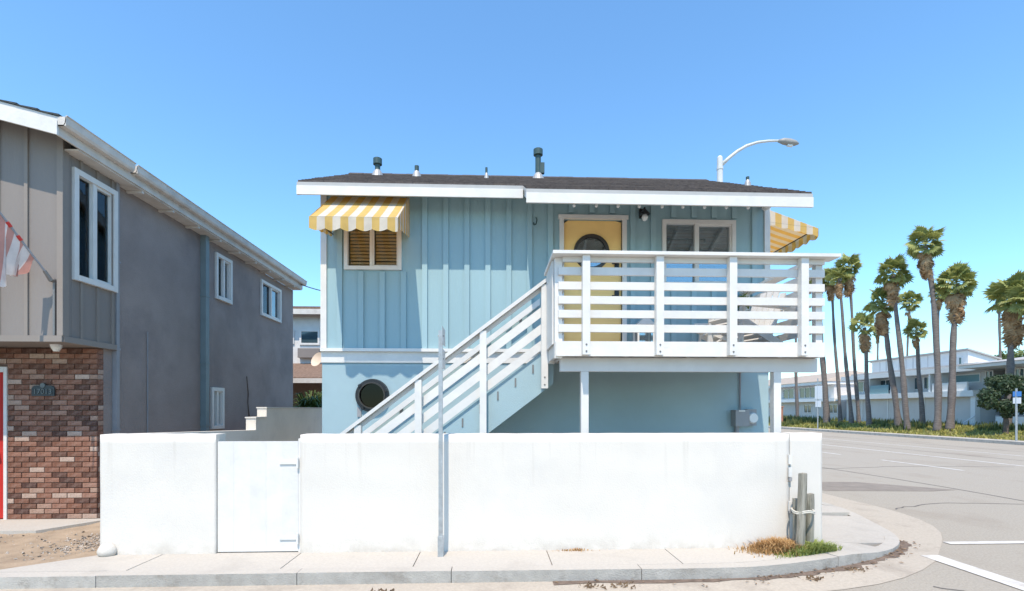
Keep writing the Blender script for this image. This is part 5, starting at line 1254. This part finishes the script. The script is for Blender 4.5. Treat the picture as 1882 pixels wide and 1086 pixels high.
# house behind, seen between the two houses
rh = thing('rear_house', (-8, 24, .1), 'white house with brown roofs seen between the grey and blue houses', 'house')
RY = 22.0
rp_ = lambda p, y: PY(p, y, RY)
zt_ = rp_(560, 578).z; xa, xb_ = rp_(440, 600).x, rp_(680, 600).x
bx('wall', 'white', rh, xa, xb_, RY, RY + 7, .05, zt_)
bx('roof', 'shingle_brown', rh, xa - .5, xb_ + .5, RY - .5, RY + 7.5, zt_ + .002, rp_(560, 567).z); bx('fascia', 'weather_trim', rh, xa - .5, xb_ + .5, RY - .54, RY - .502, zt_ - .08, zt_ + .14)
for p0, p1, y0, y1 in ((551, 588, 606, 634), (519, 541, 606, 632)):
    q0, q1 = rp_(p0, y0), rp_(p1, y1); m_ = lambda a_, d_, z_: (a_, RY - d_, z_)
    f = MB(); f.wb(m_, q0.x, q1.x, .0, .06, q1.z, q1.z + .08); f.wb(m_, q0.x, q1.x, .0, .06, q0.z - .08, q0.z); f.wb(m_, q0.x, q0.x + .08, .0, .058, q1.z + .08, q0.z - .08); f.wb(m_, q1.x - .08, q1.x, .0, .058, q1.z + .08, q0.z - .08)
    wn = f.build('window', 'white', rh); MB().wb(m_, q0.x + .08, q1.x - .08, .004, .02, q1.z + .08, q0.z - .08).build('pane', 'apt_glass', wn)
bx('window_box', 'grey_board', rh, rp_(551, 640).x, rp_(590, 640).x, RY - .25, RY - .003, rp_(551, 658).z, rp_(551, 641).z)
pz0, pz1 = PY(560, 698, RY - 2.6).z, rp_(560, 672).z
MB().prism([(xa, RY - 2.6, pz0), (xa, RY - .002, pz1), (xa, RY - .002, pz1 + .1), (xa, RY - 2.6, pz0 + .1)], (xb_ - xa, 0, 0)).build('porch_roof', 'shingle_brown', rh)
bx('porch_fascia', 'weather_trim', rh, xa, xb_, RY - 2.66, RY - 2.602, pz0 - .12, pz0 + .06)
bx('porch_wall', 'mortar', rh, xa, xb_, RY - .9, RY - .8, .05, pz0 + .3)
dish = thing('satellite_dish', PY(588, 662, 13.0), 'small pale satellite dish at the back corner of the blue house', 'satellite dish')
c = PY(586, 662, 13.0); ax = Vector((-.45, -.8, .4)).normalized(); m_ = MB(); nn = 20; a_ = ax.orthogonal().normalized(); b2 = ax.cross(a_)
for k in range(5): m_.v += [tuple(c + (a_ * math.cos(t) + b2 * math.sin(t)) * .20 * k / 4 + ax * .06 * (k / 4) ** 2) for t in [2 * math.pi * j / nn for j in range(nn)]]
m_.f = [(k * nn + j, k * nn + (j + 1) % nn, (k + 1) * nn + (j + 1) % nn, (k + 1) * nn + j) for k in range(4) for j in range(nn)]
m_.build('reflector', mat('dish_paint', (.66, .56, .47), .6, .08, 6), dish, smooth=True); MB().tube([c, c - ax * .15, Vector((HX0, 12.4, c.z - .25))], .02, 6).build('arm', 'grey_pipe', dish)
# palm-like garden plant behind the boundary wall
gp = thing('garden_plant', PY(585, 745, 16.5) - Vector((0, 0, 1.2)), 'arching green garden plant behind the boundary wall', 'plant')
lm = MB(); c0 = PY(572, 742, 16.5)
for i in range(420):
    az = random.random() * 6.3; el = random.uniform(.1, 1.3); l = random.uniform(.5, 1.35); d = Vector((math.cos(az) * math.cos(el), math.sin(az) * math.cos(el), math.sin(el))); sv = Vector((-math.sin(az), math.cos(az), 0)) * .025; p = c0 + Vector((random.gauss(0, .1), random.gauss(0, .1), -.3)); mid = p + d * l * .6; tip = p + d * l * .95 - Vector((0, 0, .35 * l))
    lm.add([p - sv, p + sv, mid + sv, mid - sv, tip], [(0, 1, 2, 3), (3, 2, 4)])
lm.build('leaves', 'leaf_mid', gp, recalc=False)
MB().tube([c0 - Vector((0, 0, 1.6)), c0 - Vector((0, 0, .2))], [.1, .07], 8).build('stem', 'bark', gp)
print('objects', len(bpy.data.objects))
